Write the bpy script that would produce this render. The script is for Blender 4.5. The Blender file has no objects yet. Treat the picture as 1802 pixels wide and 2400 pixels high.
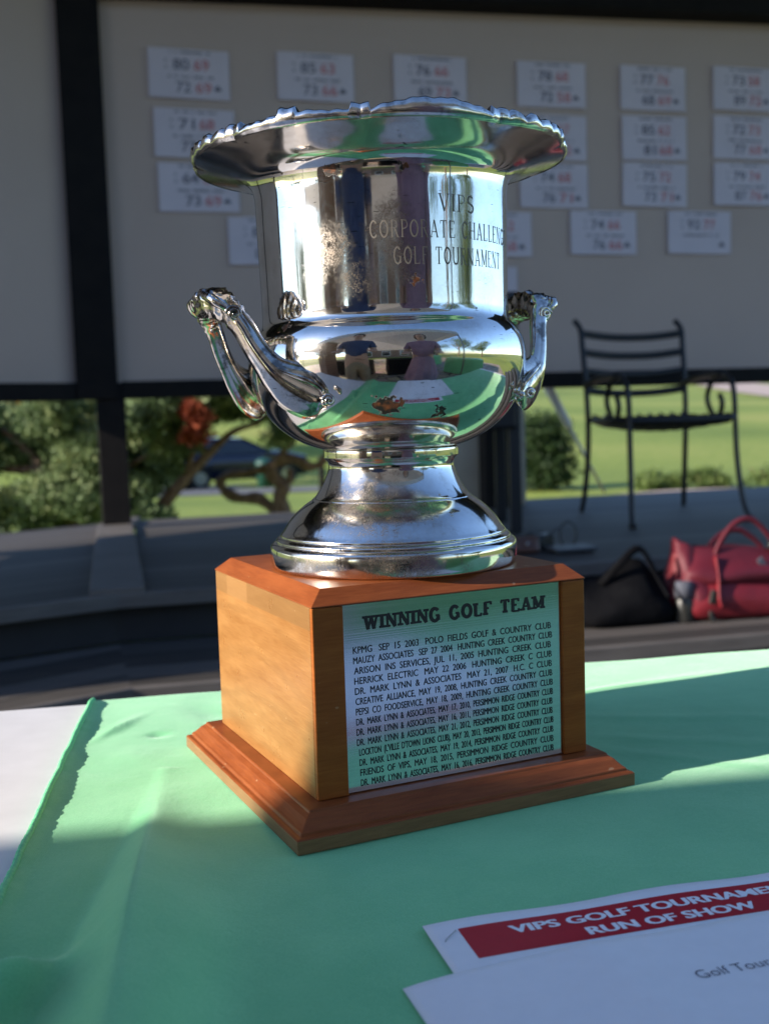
import bpy, bmesh, math, random
import numpy as np
from mathutils import Vector, Matrix
R = math.radians
random.seed(7)
rng = np.random.default_rng(11)
scene = bpy.context.scene
COL = scene.collection

# ------------------------------------------------------------------ camera, world, sun, exposure
SUN_EL, SUN_AZ = R(20), R(22)          # travel azimuth measured from +X
cam_d = bpy.data.cameras.new('camera')
cam = bpy.data.objects.new('camera', cam_d)
COL.objects.link(cam)
cam_d.sensor_fit = 'VERTICAL'
cam_d.sensor_width = 13.0
cam_d.sensor_height = 17.3
cam_d.lens = 17.3 * 2565.3 / 2400
cam_d.clip_start, cam_d.clip_end = 0.02, 2000
pitch, roll = 0.09006601, 0.03088218
fw = Vector((0, math.cos(pitch), -math.sin(pitch)))
up = Vector((0, math.sin(pitch), math.cos(pitch)))
rt = Vector((1, 0, 0))
r2 = rt * math.cos(roll) - up * math.sin(roll)
u2 = up * math.cos(roll) + rt * math.sin(roll)
cam.matrix_world = Matrix(((r2.x, u2.x, -fw.x, 0), (r2.y, u2.y, -fw.y, 0), (r2.z, u2.z, -fw.z, 0.2596), (0, 0, 0, 1)))
cam_d.dof.use_dof = True
cam_d.dof.focus_distance = 0.685
cam_d.dof.aperture_fstop = 4.2
scene.camera = cam

world = bpy.data.worlds.new('World')
scene.world = world
world.use_nodes = True
wn = world.node_tree
sky = wn.nodes.new('ShaderNodeTexSky')
sky.sky_type = 'NISHITA'
sky.sun_disc = False
sky.sun_elevation = SUN_EL
sky.sun_rotation = math.atan2(-math.cos(SUN_AZ), -math.sin(SUN_AZ))
sky.air_density, sky.dust_density, sky.ozone_density = 1.0, 0.3, 3.0
bg = wn.nodes['Background']
bg.inputs['Strength'].default_value = 0.104
tint = wn.nodes.new('ShaderNodeMix'); tint.data_type = 'RGBA'; tint.blend_type = 'MULTIPLY'
tint.inputs[0].default_value = 1.0; tint.inputs[7].default_value = (.95, 1.0, 1.12, 1)
wn.links.new(sky.outputs['Color'], tint.inputs[6]); wn.links.new(tint.outputs[2], bg.inputs['Color'])

sd = bpy.data.lights.new('sun', 'SUN')
sd.energy = 3.8
sd.angle = R(0.5)
sd.color = (1.0, 0.90, 0.78)
sun = bpy.data.objects.new('sun', sd)
COL.objects.link(sun)
trav = Vector((math.cos(SUN_AZ) * math.cos(SUN_EL), math.sin(SUN_AZ) * math.cos(SUN_EL), -math.sin(SUN_EL)))
sun.rotation_euler = trav.to_track_quat('-Z', 'Y').to_euler()

vs = scene.view_settings
vs.view_transform = 'Standard'
vs.look = 'None'
vs.exposure = 1.3
vs.gamma = 1.0
vs.use_curve_mapping = False
scene.render.engine = 'CYCLES'
cy = scene.cycles
cy.use_denoising = True
cy.max_bounces = 10
cy.glossy_bounces = 6
cy.diffuse_bounces = 5
cy.sample_clamp_indirect = 6.0
cy.blur_glossy = 0.4

# ------------------------------------------------------------------ material helpers
def mat(name, color=(.5, .5, .5), rough=.6, metal=0.0, spec=0.5):
    m = bpy.data.materials.new(name)
    m.use_nodes = True
    b = m.node_tree.nodes['Principled BSDF']
    b.inputs['Base Color'].default_value = (*color, 1)
    b.inputs['Roughness'].default_value = rough
    b.inputs['Metallic'].default_value = metal
    b.inputs['Specular IOR Level'].default_value = spec
    return m
class N:
    """small node-graph helper on a material"""
    def __init__(s, m):
        s.t = m.node_tree; s.b = s.t.nodes['Principled BSDF']
    def n(s, typ, **kw):
        nd = s.t.nodes.new(typ)
        for k, v in kw.items():
            if k.startswith('i_'):
                nd.inputs[k[2:]].default_value = v
            else:
                setattr(nd, k, v)
        return nd
    def l(s, a, b): s.t.links.new(a, b)
    def coords(s, scale=(1, 1, 1), which='Object', rot=(0, 0, 0), loc=(0, 0, 0)):
        tc = s.n('ShaderNodeTexCoord'); mp = s.n('ShaderNodeMapping')
        mp.inputs['Scale'].default_value = scale; mp.inputs['Rotation'].default_value = rot
        mp.inputs['Location'].default_value = loc
        s.l(tc.outputs[which], mp.inputs['Vector']); return mp.outputs['Vector']
    def noise(s, vec, scale, detail=4, rough=.55, dist=0.0):
        nd = s.n('ShaderNodeTexNoise')
        nd.inputs['Scale'].default_value = scale; nd.inputs['Detail'].default_value = detail
        nd.inputs['Roughness'].default_value = rough; nd.inputs['Distortion'].default_value = dist
        s.l(vec, nd.inputs['Vector']); return nd.outputs['Fac']
    def ramp(s, fac, stops):
        r = s.n('ShaderNodeValToRGB'); e = r.color_ramp.elements
        while len(e) < len(stops): e.new(.5)
        for el, (p, c) in zip(e, stops):
            el.position = p; el.color = (*c, 1) if len(c) == 3 else c
        s.l(fac, r.inputs['Fac']); return r.outputs['Color']
    def math(s, op, a, b=None):
        m = s.n('ShaderNodeMath', operation=op)
        for i, x in enumerate((a, b)):
            if x is None: continue
            if isinstance(x, (int, float)): m.inputs[i].default_value = x
            else: s.l(x, m.inputs[i])
        return m.outputs[0]
    def mix(s, fac, a, b):
        m = s.n('ShaderNodeMix', data_type='RGBA')
        for x, i in ((fac, 0), (a, 6), (b, 7)):
            if isinstance(x, (int, float)): m.inputs[i].default_value = x
            elif isinstance(x, tuple): m.inputs[i].default_value = (*x, 1)
            else: s.l(x, m.inputs[i])
        return m.outputs[2]
    def bump(s, h, strength=.2, dist=.001):
        b = s.n('ShaderNodeBump'); b.inputs['Strength'].default_value = strength
        b.inputs['Distance'].default_value = dist
        s.l(h, b.inputs['Height']); s.l(b.outputs['Normal'], s.b.inputs['Normal'])

def noisy(name, c1, c2, scale=8, rough=.7, bump=0.0, bdist=.002, detail=5, stretch=(1, 1, 1), spec=.4):
    m = mat(name, c1, rough, 0, spec); g = N(m)
    v = g.coords(stretch)
    f = g.noise(v, scale, detail)
    g.l(g.ramp(f, [(.3, c1), (.7, c2)]), g.b.inputs['Base Color'])
    if bump:
        g.bump(g.noise(v, scale * 4, 4), bump, bdist)
    return m

# ------------------------------------------------------------------ mesh helpers
def link(name, me, m=None, parent=None, smooth=False):
    o = bpy.data.objects.new(name, me)
    COL.objects.link(o)
    if m is not None:
        for x in (m if isinstance(m, (list, tuple)) else [m]): me.materials.append(x)
    if parent is not None: o.parent = parent
    if smooth:
        me.polygons.foreach_set('use_smooth', [True] * len(me.polygons))
    return o
def mesh_obj(name, v, f, m=None, parent=None, smooth=False):
    me = bpy.data.meshes.new(name)
    me.from_pydata([tuple(map(float, p)) for p in v], [], f)
    me.validate(); me.update()
    return link(name, me, m, parent, smooth)
class MB:
    def __init__(s): s.v = []; s.f = []; s.mi = []; s.cur = 0
    def add(s, v, f):
        k = len(s.v); s.v += [tuple(p) for p in v]
        for q in f: s.f.append(tuple(i + k for i in q)); s.mi.append(s.cur)
        return s
    def box(s, c, d, rz=0.0, M=None, taper=1.0):
        x, y, z = (q / 2 for q in d); out = []
        for sz in (-1, 1):
            k = taper if sz > 0 else 1
            for sx, sy in ((-1, -1), (1, -1), (1, 1), (-1, 1)):
                p = Vector((sx * x * k, sy * y * k, sz * z))
                if M is not None: p = M @ p
                p = Matrix.Rotation(rz, 3, 'Z') @ p
                out.append(p + Vector(c))
        return s.add(out, [(3, 2, 1, 0), (4, 5, 6, 7), (0, 1, 5, 4), (1, 2, 6, 5), (2, 3, 7, 6), (3, 0, 4, 7)])
    def bar(s, a, b, w, h):
        """box bar from a to b, w horizontal, h vertical"""
        a, b = Vector(a), Vector(b); d = b - a
        t = d.normalized(); ref = Vector((0, 0, 1)) if abs(t.z) < .95 else Vector((0, 1, 0))
        n = t.cross(ref).normalized(); q = n.cross(t)
        o = []
        for p in (a, b):
            for sx, sy in ((-1, -1), (1, -1), (1, 1), (-1, 1)):
                o.append(p + n * sx * w / 2 + q * sy * h / 2)
        return s.add(o, [(3, 2, 1, 0), (4, 5, 6, 7), (0, 1, 5, 4), (1, 2, 6, 5), (2, 3, 7, 6), (3, 0, 4, 7)])
    def tube(s, pts, rad, n=10, prof=None, flat=None, closed=False, cap=True):
        """tube along pts; rad float or list; prof(phi,i)->radius factor; flat list scales second axis"""
        P = [Vector(p) for p in pts]; L = len(P)
        r = rad if isinstance(rad, (list, tuple)) else [rad] * L
        T = []
        for i in range(L):
            if closed: d = P[(i + 1) % L] - P[i - 1]
            else: d = P[min(i + 1, L - 1)] - P[max(i - 1, 0)]
            T.append(d.normalized())
        ref = Vector((0, 0, 1)) if abs(T[0].z) < .9 else Vector((1, 0, 0))
        nrm = (ref - T[0] * ref.dot(T[0])).normalized(); out = []
        for i in range(L):
            nrm = (nrm - T[i] * nrm.dot(T[i])).normalized(); bn = T[i].cross(nrm)
            for k in range(n):
                a = 2 * math.pi * k / n; q = r[i] * (prof(a, i) if prof else 1)
                fl = flat[i] if flat else 1
                out.append(P[i] + nrm * math.cos(a) * q + bn * math.sin(a) * q * fl)
        f = []
        for i in range(L if closed else L - 1):
            j = (i + 1) % L
            for k in range(n):
                f.append((i * n + k, i * n + (k + 1) % n, j * n + (k + 1) % n, j * n + k))
        if cap and not closed:
            f.append(tuple(range(n - 1, -1, -1))); f.append(tuple((L - 1) * n + k for k in range(n)))
        return s.add(out, f)
    def cyl(s, a, b, r0, r1=None, n=12): return s.tube([a, b], [r0, r0 if r1 is None else r1], n)
    def lathe(s, prof, n=64, c=(0, 0, 0), rmod=None, cap0=False, cap1=False):
        out = []; f = []
        for i, (r, z) in enumerate(prof):
            for k in range(n):
                a = 2 * math.pi * k / n; q = r * (rmod(a, i) if rmod else 1)
                out.append((c[0] + q * math.cos(a), c[1] + q * math.sin(a), c[2] + z))
        for i in range(len(prof) - 1):
            for k in range(n):
                f.append((i * n + k, i * n + (k + 1) % n, (i + 1) * n + (k + 1) % n, (i + 1) * n + k))
        if cap0: f.append(tuple(range(n - 1, -1, -1)))
        if cap1: f.append(tuple((len(prof) - 1) * n + k for k in range(n)))
        return s.add(out, f)
    def ball(s, c, r, n=10, sc=(1, 1, 1)):
        pr = [(math.sin(math.pi * i / n) + 1e-5, -math.cos(math.pi * i / n)) for i in range(n + 1)]
        out = []; f = []; m = n * 2
        for a, z in pr:
            for k in range(m):
                t = 2 * math.pi * k / m
                out.append((c[0] + r * sc[0] * a * math.cos(t), c[1] + r * sc[1] * a * math.sin(t), c[2] + r * sc[2] * z))
        for i in range(n):
            for k in range(m): f.append((i * m + k, i * m + (k + 1) % m, (i + 1) * m + (k + 1) % m, (i + 1) * m + k))
        return s.add(out, f)
    def prism(s, poly, z0, z1):
        n = len(poly)
        v = [(x, y, z0) for x, y in poly] + [(x, y, z1) for x, y in poly]
        f = [tuple(range(n - 1, -1, -1)), tuple(range(n, 2 * n))]
        f += [(i, (i + 1) % n, n + (i + 1) % n, n + i) for i in range(n)]
        return s.add(v, f)
    def rings(s, rings, cap0=True, cap1=True):
        n = len(rings[0]); v = [p for r in rings for p in r]; f = []
        for i in range(len(rings) - 1):
            for k in range(n): f.append((i * n + k, i * n + (k + 1) % n, (i + 1) * n + (k + 1) % n, (i + 1) * n + k))
        if cap0: f.append(tuple(range(n - 1, -1, -1)))
        if cap1: f.append(tuple((len(rings) - 1) * n + k for k in range(n)))
        return s.add(v, f)
    def build(s, name, m=None, parent=None, smooth=False, bevel=0.0, sub=0, autos=None):
        me = bpy.data.meshes.new(name)
        me.from_pydata([tuple(map(float, p)) for p in s.v], [], s.f)
        ms = m if isinstance(m, (list, tuple)) else ([m] if m else [])
        me.update()
        bm = bmesh.new(); bm.from_mesh(me)
        bmesh.ops.recalc_face_normals(bm, faces=bm.faces); bm.to_mesh(me); bm.free()
        o = link(name, me, list(ms), parent, smooth)
        if len(ms) > 1: me.polygons.foreach_set('material_index', s.mi)
        if bevel:
            b = o.modifiers.new('bevel', 'BEVEL'); b.width = bevel; b.segments = 2; b.limit_method = 'ANGLE'; b.angle_limit = R(40)
        if sub:
            q = o.modifiers.new('sub', 'SUBSURF'); q.levels = q.render_levels = sub
        if autos is not None and smooth:
            me.set_sharp_from_angle(angle=R(autos))
        return o
def empty(name, loc=(0, 0, 0), rz=0.0):
    o = bpy.data.objects.new(name, None); COL.objects.link(o)
    o.location = loc; o.rotation_euler = (0, 0, rz); o.empty_display_size = .1
    return o
def tag(o, label=None, cat=None, group=None, kind=None):
    if label: o['label'] = label
    if cat: o['category'] = cat
    if group: o['group'] = group
    if kind: o['kind'] = kind
    return o
def struct(o): o['kind'] = 'structure'; return o
def smoothstep(t): t = min(1, max(0, t)); return t * t * (3 - 2 * t)
def catmull(P, k=6):
    P = [np.array(p, float) for p in P]; out = []
    for i in range(len(P) - 1):
        a = P[max(i - 1, 0)]; b = P[i]; c = P[i + 1]; d = P[min(i + 2, len(P) - 1)]
        for j in range(k):
            t = j / k
            out.append(.5 * (2 * b + (c - a) * t + (2 * a - 5 * b + 4 * c - d) * t * t + (3 * b - a - 3 * c + d) * t ** 3))
    out.append(P[-1]); return out

# text with the built-in font, returned as (verts, faces) with glyph height = cap
def text_geo(s, cap=1.0, width=None, align='LEFT', bold=0.0, res=3, space=1.0):
    cu = bpy.data.curves.new('t', 'FONT'); cu.body = s; cu.size = 1.0; cu.align_x = align
    cu.resolution_u = res; cu.offset = bold; cu.space_character = space; cu.fill_mode = 'BOTH'
    o = bpy.data.objects.new('t', cu); COL.objects.link(o)
    dg = bpy.context.evaluated_depsgraph_get()
    me = bpy.data.meshes.new_from_object(o.evaluated_get(dg))
    v = np.array([tuple(p.co) for p in me.vertices]) if len(me.vertices) else np.zeros((0, 3))
    f = [tuple(p.vertices) for p in me.polygons]
    bpy.data.objects.remove(o); bpy.data.curves.remove(cu); bpy.data.meshes.remove(me)
    v[:, :2] *= cap / 0.729
    if width and len(v):
        x0, x1 = v[:, 0].min(), v[:, 0].max()
        if align == 'LEFT': v[:, 0] = (v[:, 0] - x0) * width / (x1 - x0)
        else: v[:, 0] = (v[:, 0] - (x0 + x1) / 2) * width / (x1 - x0)
    return v, f

# own stroke alphabet with slab serifs: every glyph = strokes on a unit-high box
def arcp(cx, cy, rx, ry, a0, a1, n=10):
    return [(cx + rx * math.cos(R(a0 + (a1 - a0) * i / n)), cy + ry * math.sin(R(a0 + (a1 - a0) * i / n))) for i in range(n + 1)]
def glyphs():
    T, S = 'T', 't'      # thick and thin strokes
    G = {}
    G['I'] = (.30, [(T, [(.15, 0), (.15, 1)])], [(.15, 0), (.15, 1)])
    G['W'] = (1.0, [(T, [(.10, 1), (.30, 0)]), (S, [(.30, 0), (.50, .9)]), (T, [(.50, .9), (.70, 0)]), (S, [(.70, 0), (.90, 1)])], [(.10, 1), (.90, 1), (.5, .98)])
    G['N'] = (.80, [(S, [(.13, 0), (.13, 1)]), (T, [(.13, 1), (.67, 0)]), (S, [(.67, 0), (.67, 1)])], [(.13, 0), (.13, 1), (.67, 1)])
    G['V'] = (.74, [(T, [(.09, 1), (.37, 0)]), (S, [(.37, 0), (.65, 1)])], [(.09, 1), (.65, 1)])
    G['P'] = (.64, [(T, [(.15, 0), (.15, 1)]), (S, [(.15, .97)] + arcp(.36, .74, .2, .23, 90, -90) + [(.15, .5)])], [(.15, 0), (.15, 1)])
    G['R'] = (.74, [(T, [(.15, 0), (.15, 1)]), (S, [(.15, .97)] + arcp(.38, .75, .2, .22, 90, -90) + [(.15, .53)]), (T, [(.36, .52), (.62, .02)])], [(.15, 0), (.15, 1), (.64, 0)])
    G['S'] = (.60, [(T, arcp(.3, .74, .2, .23, 40, 230) + arcp(.3, .26, .21, .24, 60, -140))], [])
    G['C'] = (.70, [(T, arcp(.38, .5, .28, .47, 45, 315, 16))], [])
    G['G'] = (.80, [(T, arcp(.39, .5, .29, .47, 45, 320, 16)), (T, [(.64, .44), (.64, .06)]), (S, [(.46, .44), (.72, .44)])], [])
    G['O'] = (.80, [(T, arcp(.4, .5, .30, .46, 0, 360, 24))], [])
    G['L'] = (.64, [(T, [(.15, 0), (.15, 1)]), (S, [(.15, .03), (.56, .03), (.56, .2)])], [(.15, 1)])
    G['F'] = (.64, [(T, [(.15, 0), (.15, 1)]), (S, [(.15, .97), (.57, .97), (.57, .80)]), (S, [(.15, .52), (.42, .52)])], [(.15, 0)])
    G['E'] = (.68, [(T, [(.15, 0), (.15, 1)]), (S, [(.15, .97), (.58, .97), (.58, .80)]), (S, [(.15, .52), (.44, .52)]), (S, [(.15, .03), (.60, .03), (.60, .2)])], [])
    G['T'] = (.72, [(T, [(.36, 0), (.36, 1)]), (S, [(.08, .80), (.08, .97), (.64, .97), (.64, .80)])], [(.36, 0)])
    G['A'] = (.80, [(S, [(.12, 0), (.40, 1)]), (T, [(.40, 1), (.68, 0)]), (S, [(.22, .32), (.58, .32)])], [(.12, 0), (.68, 0)])
    G['M'] = (.94, [(S, [(.14, 0), (.14, 1)]), (T, [(.14, 1), (.47, .1)]), (S, [(.47, .1), (.80, 1)]), (T, [(.80, 1), (.80, 0)])], [(.14, 0), (.80, 0), (.12, 1), (.82, 1)])
    G['H'] = (.82, [(T, [(.15, 0), (.15, 1)]), (T, [(.67, 0), (.67, 1)]), (S, [(.15, .5), (.67, .5)])], [(.15, 0), (.15, 1), (.67, 0), (.67, 1)])
    G['U'] = (.78, [(T, [(.14, 1), (.14, .32)] + arcp(.39, .30, .25, .27, 180, 360) + [(.64, .32), (.64, 1)])], [(.14, 1), (.64, 1)])
    G[' '] = (.45, [], [])
    return G
GL = glyphs()
def slab_geo(s, cap, width, thick, thin, serif, sh):
    """flat letters: returns list of quads (4 xy points each), centred on x=0, baseline y=0; unit = cap height"""
    x = 0; Q = []
    for ch in s:
        w, st, se = GL[ch]
        for kind, pl in st:
            h = (thick if kind == 'T' else thin) / 2
            for (ax, ay), (bx, by) in zip(pl[:-1], pl[1:]):
                dx, dy = bx - ax, by - ay; L = math.hypot(dx, dy) or 1
                nx, ny = -dy / L * h, dx / L * h; ex, ey = (dx / L * h * .35, dy / L * h * .35) if len(pl) > 2 else (0, 0)
                Q.append([(x + ax - nx - ex, ay - ny - ey), (x + bx - nx + ex, by - ny + ey), (x + bx + nx + ex, by + ny + ey), (x + ax + nx - ex, ay + ny - ey)])
        for px, py in se:
            y0, y1 = (0, sh) if py < .5 else (1 - sh, 1)
            Q.append([(x + px - serif / 2, y0), (x + px + serif / 2, y0), (x + px + serif / 2, y1), (x + px - serif / 2, y1)])
        x += w + .10
    x -= .10
    k = width / x
    return [[((px - x / 2) * k, py * cap) for px, py in q] for q in Q]

# ------------------------------------------------------------------ materials
def spot(g, vec, c, r, dist):
    """soft mask round point c (object space); vec is a distorted position"""
    d = g.n('ShaderNodeVectorMath', operation='DISTANCE'); g.l(vec, d.inputs[0]); d.inputs[1].default_value = c
    m = g.n('ShaderNodeMapRange'); m.interpolation_type = 'SMOOTHSTEP'
    m.inputs['From Min'].default_value = r; m.inputs['From Max'].default_value = r * dist
    m.inputs['To Min'].default_value = 1; m.inputs['To Max'].default_value = 0
    g.l(d.outputs['Value'], m.inputs['Value']); return m.outputs['Result']
def silver(name, spots=(), patches=(), grime=.5, mottle=0.0, base=(.84, .80, .745), r0=.035):
    m = mat(name, base, r0, 1.0); g = N(m)
    v = g.coords()
    # wobble the position so that stains get ragged outlines
    nz = g.n('ShaderNodeTexNoise'); nz.inputs['Scale'].default_value = 260; nz.inputs['Detail'].default_value = 6
    g.l(v, nz.inputs['Vector'])
    sub = g.n('ShaderNodeVectorMath', operation='SUBTRACT'); g.l(nz.outputs['Color'], sub.inputs[0]); sub.inputs[1].default_value = (.5, .5, .5)
    sc = g.n('ShaderNodeVectorMath', operation='SCALE'); g.l(sub.outputs[0], sc.inputs[0]); sc.inputs['Scale'].default_value = .016
    ad = g.n('ShaderNodeVectorMath', operation='ADD'); g.l(v, ad.inputs[0]); g.l(sc.outputs[0], ad.inputs[1])
    wv = ad.outputs[0]
    fine = g.noise(v, 900, 3, .7)
    mid = g.noise(v, 60, 6, .65)
    big = g.noise(v, 14, 4, .6)
    # speckled grime where the middle noise is high
    sp = g.math('MULTIPLY', g.ramp(mid, [(.52, (0, 0, 0)), (.72, (1, 1, 1))]), g.ramp(fine, [(.36, (0, 0, 0)), (.70, (1, 1, 1))]))
    film = g.math('MULTIPLY', sp, grime)
    tarn = g.math('MULTIPLY', g.ramp(g.noise(v, 26, 6, .62), [(.40, (0, 0, 0)), (.72, (1, 1, 1))]), .60)
    col = g.mix(tarn, base, (.50, .42, .33))
    col = g.mix(film, col, (.26, .19, .13))
    if mottle:
        mo = g.math('MULTIPLY', g.ramp(g.noise(v, 95, 5, .6), [(.50, (0, 0, 0)), (.60, (1, 1, 1))]), mottle)
        col = g.mix(mo, col, (.07, .05, .04))
    # short dark scratches
    vsx = g.coords((120, 120, 700), rot=(.5, .3, .4))
    sx = g.ramp(g.noise(vsx, 1.0, 2, .5), [(.70, (0, 0, 0)), (.72, (1, 1, 1))])
    sx = g.math('MULTIPLY', sx, g.ramp(big, [(.48, (0, 0, 0)), (.56, (1, 1, 1))]))
    col = g.mix(g.math('MULTIPLY', sx, .8), col, (.05, .04, .03))
    acc = None
    for c, r in patches:
        k = g.math('MULTIPLY', spot(g, wv, c, r * .3, 4.0), g.ramp(g.math('ADD', g.math('MULTIPLY', fine, .5), g.math('MULTIPLY', g.noise(v, 190, 5, .7), .5)), [(.36, (0, 0, 0)), (.66, (1, 1, 1))]))
        acc = k if acc is None else g.math('MAXIMUM', acc, k)
    if acc is not None:
        col = g.mix(g.math('MULTIPLY', acc, .85), col, (.12, .065, .035))
    rr = g.math('ADD', g.math('ADD', g.math('MULTIPLY', film, .30), g.math('MULTIPLY', tarn, .10)), r0)
    sepz = g.n('ShaderNodeSeparateXYZ'); g.l(v, sepz.inputs[0])
    brim = g.math('MULTIPLY', g.math('GREATER_THAN', sepz.outputs['Z'], .4205), .07)
    rr = g.math('ADD', rr, brim)
    if acc is not None: rr = g.math('ADD', rr, g.math('MULTIPLY', acc, .35))
    acc2 = None
    for c, r in spots:
        k = spot(g, wv, c, r, 1.25); acc2 = k if acc2 is None else g.math('MAXIMUM', acc2, k)
    metal = None
    if acc2 is not None:
        inner = g.ramp(g.noise(v, 180, 4), [(.45, (.012, .008, .006)), (.66, (.22, .07, .02))])
        col = g.mix(acc2, col, inner)
        rr = g.math('ADD', rr, g.math('MULTIPLY', acc2, .4))
        g.l(g.math('SUBTRACT', 1.0, acc2), g.b.inputs['Metallic'])
    g.b.inputs['Coat Weight'].default_value = .5; g.b.inputs['Coat Roughness'].default_value = .22
    g.l(col, g.b.inputs['Base Color']); g.l(rr, g.b.inputs['Roughness'])
    g.bump(g.math('ADD', g.math('MULTIPLY', g.noise(v, 35, 3), .6), g.math('MULTIPLY', fine, .05)), .12, .0006)
    return m
def lp(phi_deg, r, z):
    a = R(phi_deg - 25.1); return (r * math.sin(a), -r * math.cos(a), z)
M_cup = silver('cup_silver',
    spots=[(lp(-1, .087, .2645), .0058), (lp(-5, .088, .2655), .0042), (lp(3, .0875, .265), .0040), (lp(21.5, .085, .262), .003), (lp(22.5, .084, .257), .0028),
           (lp(13, .0875, .343), .0030), (lp(-47, .0905, .318), .0030), (lp(9, .0880, .4120), .002), (lp(-21, .0882, .4130), .003), (lp(-18, .0880, .4115), .003)],
    patches=[(lp(5, .0875, .382), .014), (lp(7, .0875, .360), .016), (lp(10, .0875, .347), .010), (lp(-22, .0875, .365), .020), (lp(-12, .0875, .345), .016), (lp(-2, .0875, .372), .012), (lp(-30, .0875, .35), .012)])
M_foot = silver('foot_silver', patches=[(lp(-25, .06, .196), .03), (lp(-5, .062, .190), .03), (lp(-40, .087, .158), .03), (lp(0, .087, .16), .035), (lp(15, .06, .193), .02)], grime=.9, r0=.05)
M_handle = silver('handle_silver', grime=1.0, mottle=.75, base=(.80, .73, .65), r0=.10)
M_rim = silver('rim_silver', grime=.9, mottle=.5, base=(.84, .80, .75), r0=.09)
M_engrave = mat('engraved_line', (.20, .18, .155), .6, .25)

def wood(name, c1, c2, rough=.28, strips=False, dark=False):
    m = mat(name, c1, rough, 0, .2); g = N(m)
    v = g.coords((1, 1, 1))
    v2 = g.coords((1.8, 1.8, 5.5) if not dark else (6, 6, 40), rot=(.5, .35, .2))
    w = g.n('ShaderNodeTexWave', wave_type='RINGS', rings_direction='X')
    w.inputs['Scale'].default_value = 2.2; w.inputs['Distortion'].default_value = 7; w.inputs['Detail'].default_value = 4; w.inputs['Detail Scale'].default_value = .9
    g.l(v2, w.inputs['Vector'])
    fib = g.noise(g.coords((60, 60, 900)), 1, 4, .6)
    f = g.math('ADD', g.math('ADD', g.math('MULTIPLY', w.outputs['Fac'], .08), g.math('MULTIPLY', fib, .42)), g.math('MULTIPLY', g.noise(g.coords((12, 12, 75), rot=(.22, .05, 0)), 1, 5), .50))
    col = g.ramp(f, [(.36, c1), (.64, c2)])
    arcs = g.ramp(w.outputs['Fac'], [(.80, (0, 0, 0)), (.97, (1, 1, 1))])
    col = g.mix(g.math('MULTIPLY', arcs, .15), col, tuple(q * .45 for q in c1))
    if strips:
        sep = g.n('ShaderNodeSeparateXYZ'); g.l(v, sep.inputs[0])
        cell = g.math('FLOOR', g.math('MULTIPLY', g.math('ADD', sep.outputs['Y'], g.math('MULTIPLY', sep.outputs['X'], .35)), 21))
        wn_ = g.n('ShaderNodeTexWhiteNoise', noise_dimensions='1D'); g.l(cell, wn_.inputs['W'])
        band = g.math('MULTIPLY', g.math('GREATER_THAN', sep.outputs['Z'], .1280), g.math('LESS_THAN', sep.outputs['Z'], .1430))
        tint = g.ramp(wn_.outputs['Value'], [(0, (.19, .105, .04)), (1, (.40, .22, .09))])
        col = g.mix(g.math('MULTIPLY', band, .6), col, tint)
    scr = g.ramp(g.noise(g.coords((90, 90, 260), rot=(.6, .2, .9)), 1, 2), [(.73, (0, 0, 0)), (.76, (1, 1, 1))])
    col = g.mix(g.math('MULTIPLY', scr, .35), col, (.62, .42, .25))
    g.l(col, g.b.inputs['Base Color'])
    g.l(g.math('ADD', g.math('MULTIPLY', g.noise(v, 40, 3), .16), rough - .08), g.b.inputs['Roughness'])
    g.bump(fib, .05, .0005)
    return m
M_block = wood('cherry_wood', (.25, .108, .030), (.37, .185, .062), .30, strips=True)
M_stile = wood('dark_cherry_wood', (.26, .070, .012), (.38, .118, .022), .36)
M_plinth = wood('red_cherry_wood', (.19, .047, .013), (.30, .085, .024), .32)
M_edge = wood('raw_wood_edge', (.20, .11, .05), (.30, .17, .08), .5, dark=True)

M_plaque = mat('brushed_steel', (.76, .77, .79), .13, 1.0)
g = N(M_plaque)
br = g.noise(g.coords((3, 3, 1400)), 1, 3, .6)
g.l(g.math('ADD', g.math('MULTIPLY', br, .10), .08), g.b.inputs['Roughness'])
g.l(g.ramp(br, [(.3, (.84, .85, .87)), (.7, (.94, .95, .96))]), g.b.inputs['Base Color'])
g.bump(br, .05, .0003)
M_ink = mat('black_lettering', (.010, .010, .012), .5)

# ------------------------------------------------------------------ the trophy
TH = 0.43809
trophy = tag(empty('trophy', (0.0057, 0.782, 0), TH), 'tall silver two-handled cup on a wooden block with engraved plaque', 'trophy')
X0, X1, Y0, Y1 = -.1, .1, -.0913, .1115
def rect(d, z, dx0=0, y0=None):
    y0 = Y0 if y0 is None else y0
    return [(X0 - d, y0 - d, z), (X1 + d, y0 - d, z), (X1 + d, Y1 + d, z), (X0 - d, Y1 + d, z)]
# plinth: bottom slab with an ogee moulding
mb = MB(); mb.cur = 1
mb.rings([rect(.0232, .0003), rect(.0232, .0088)], True, False); mb.cur = 0
mb.rings([rect(.0232, .0088), rect(.0222, .0098), rect(.0196, .0100), rect(.0193, .0120), rect(.0178, .0130), rect(.0158, .0150), rect(.0135, .0178), rect(.0105, .0200), rect(.0098, .0216), rect(-.002, .0219)], False, True)
plinth = mb.build('plinth', [M_plinth, M_edge], trophy, bevel=.0006)
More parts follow.
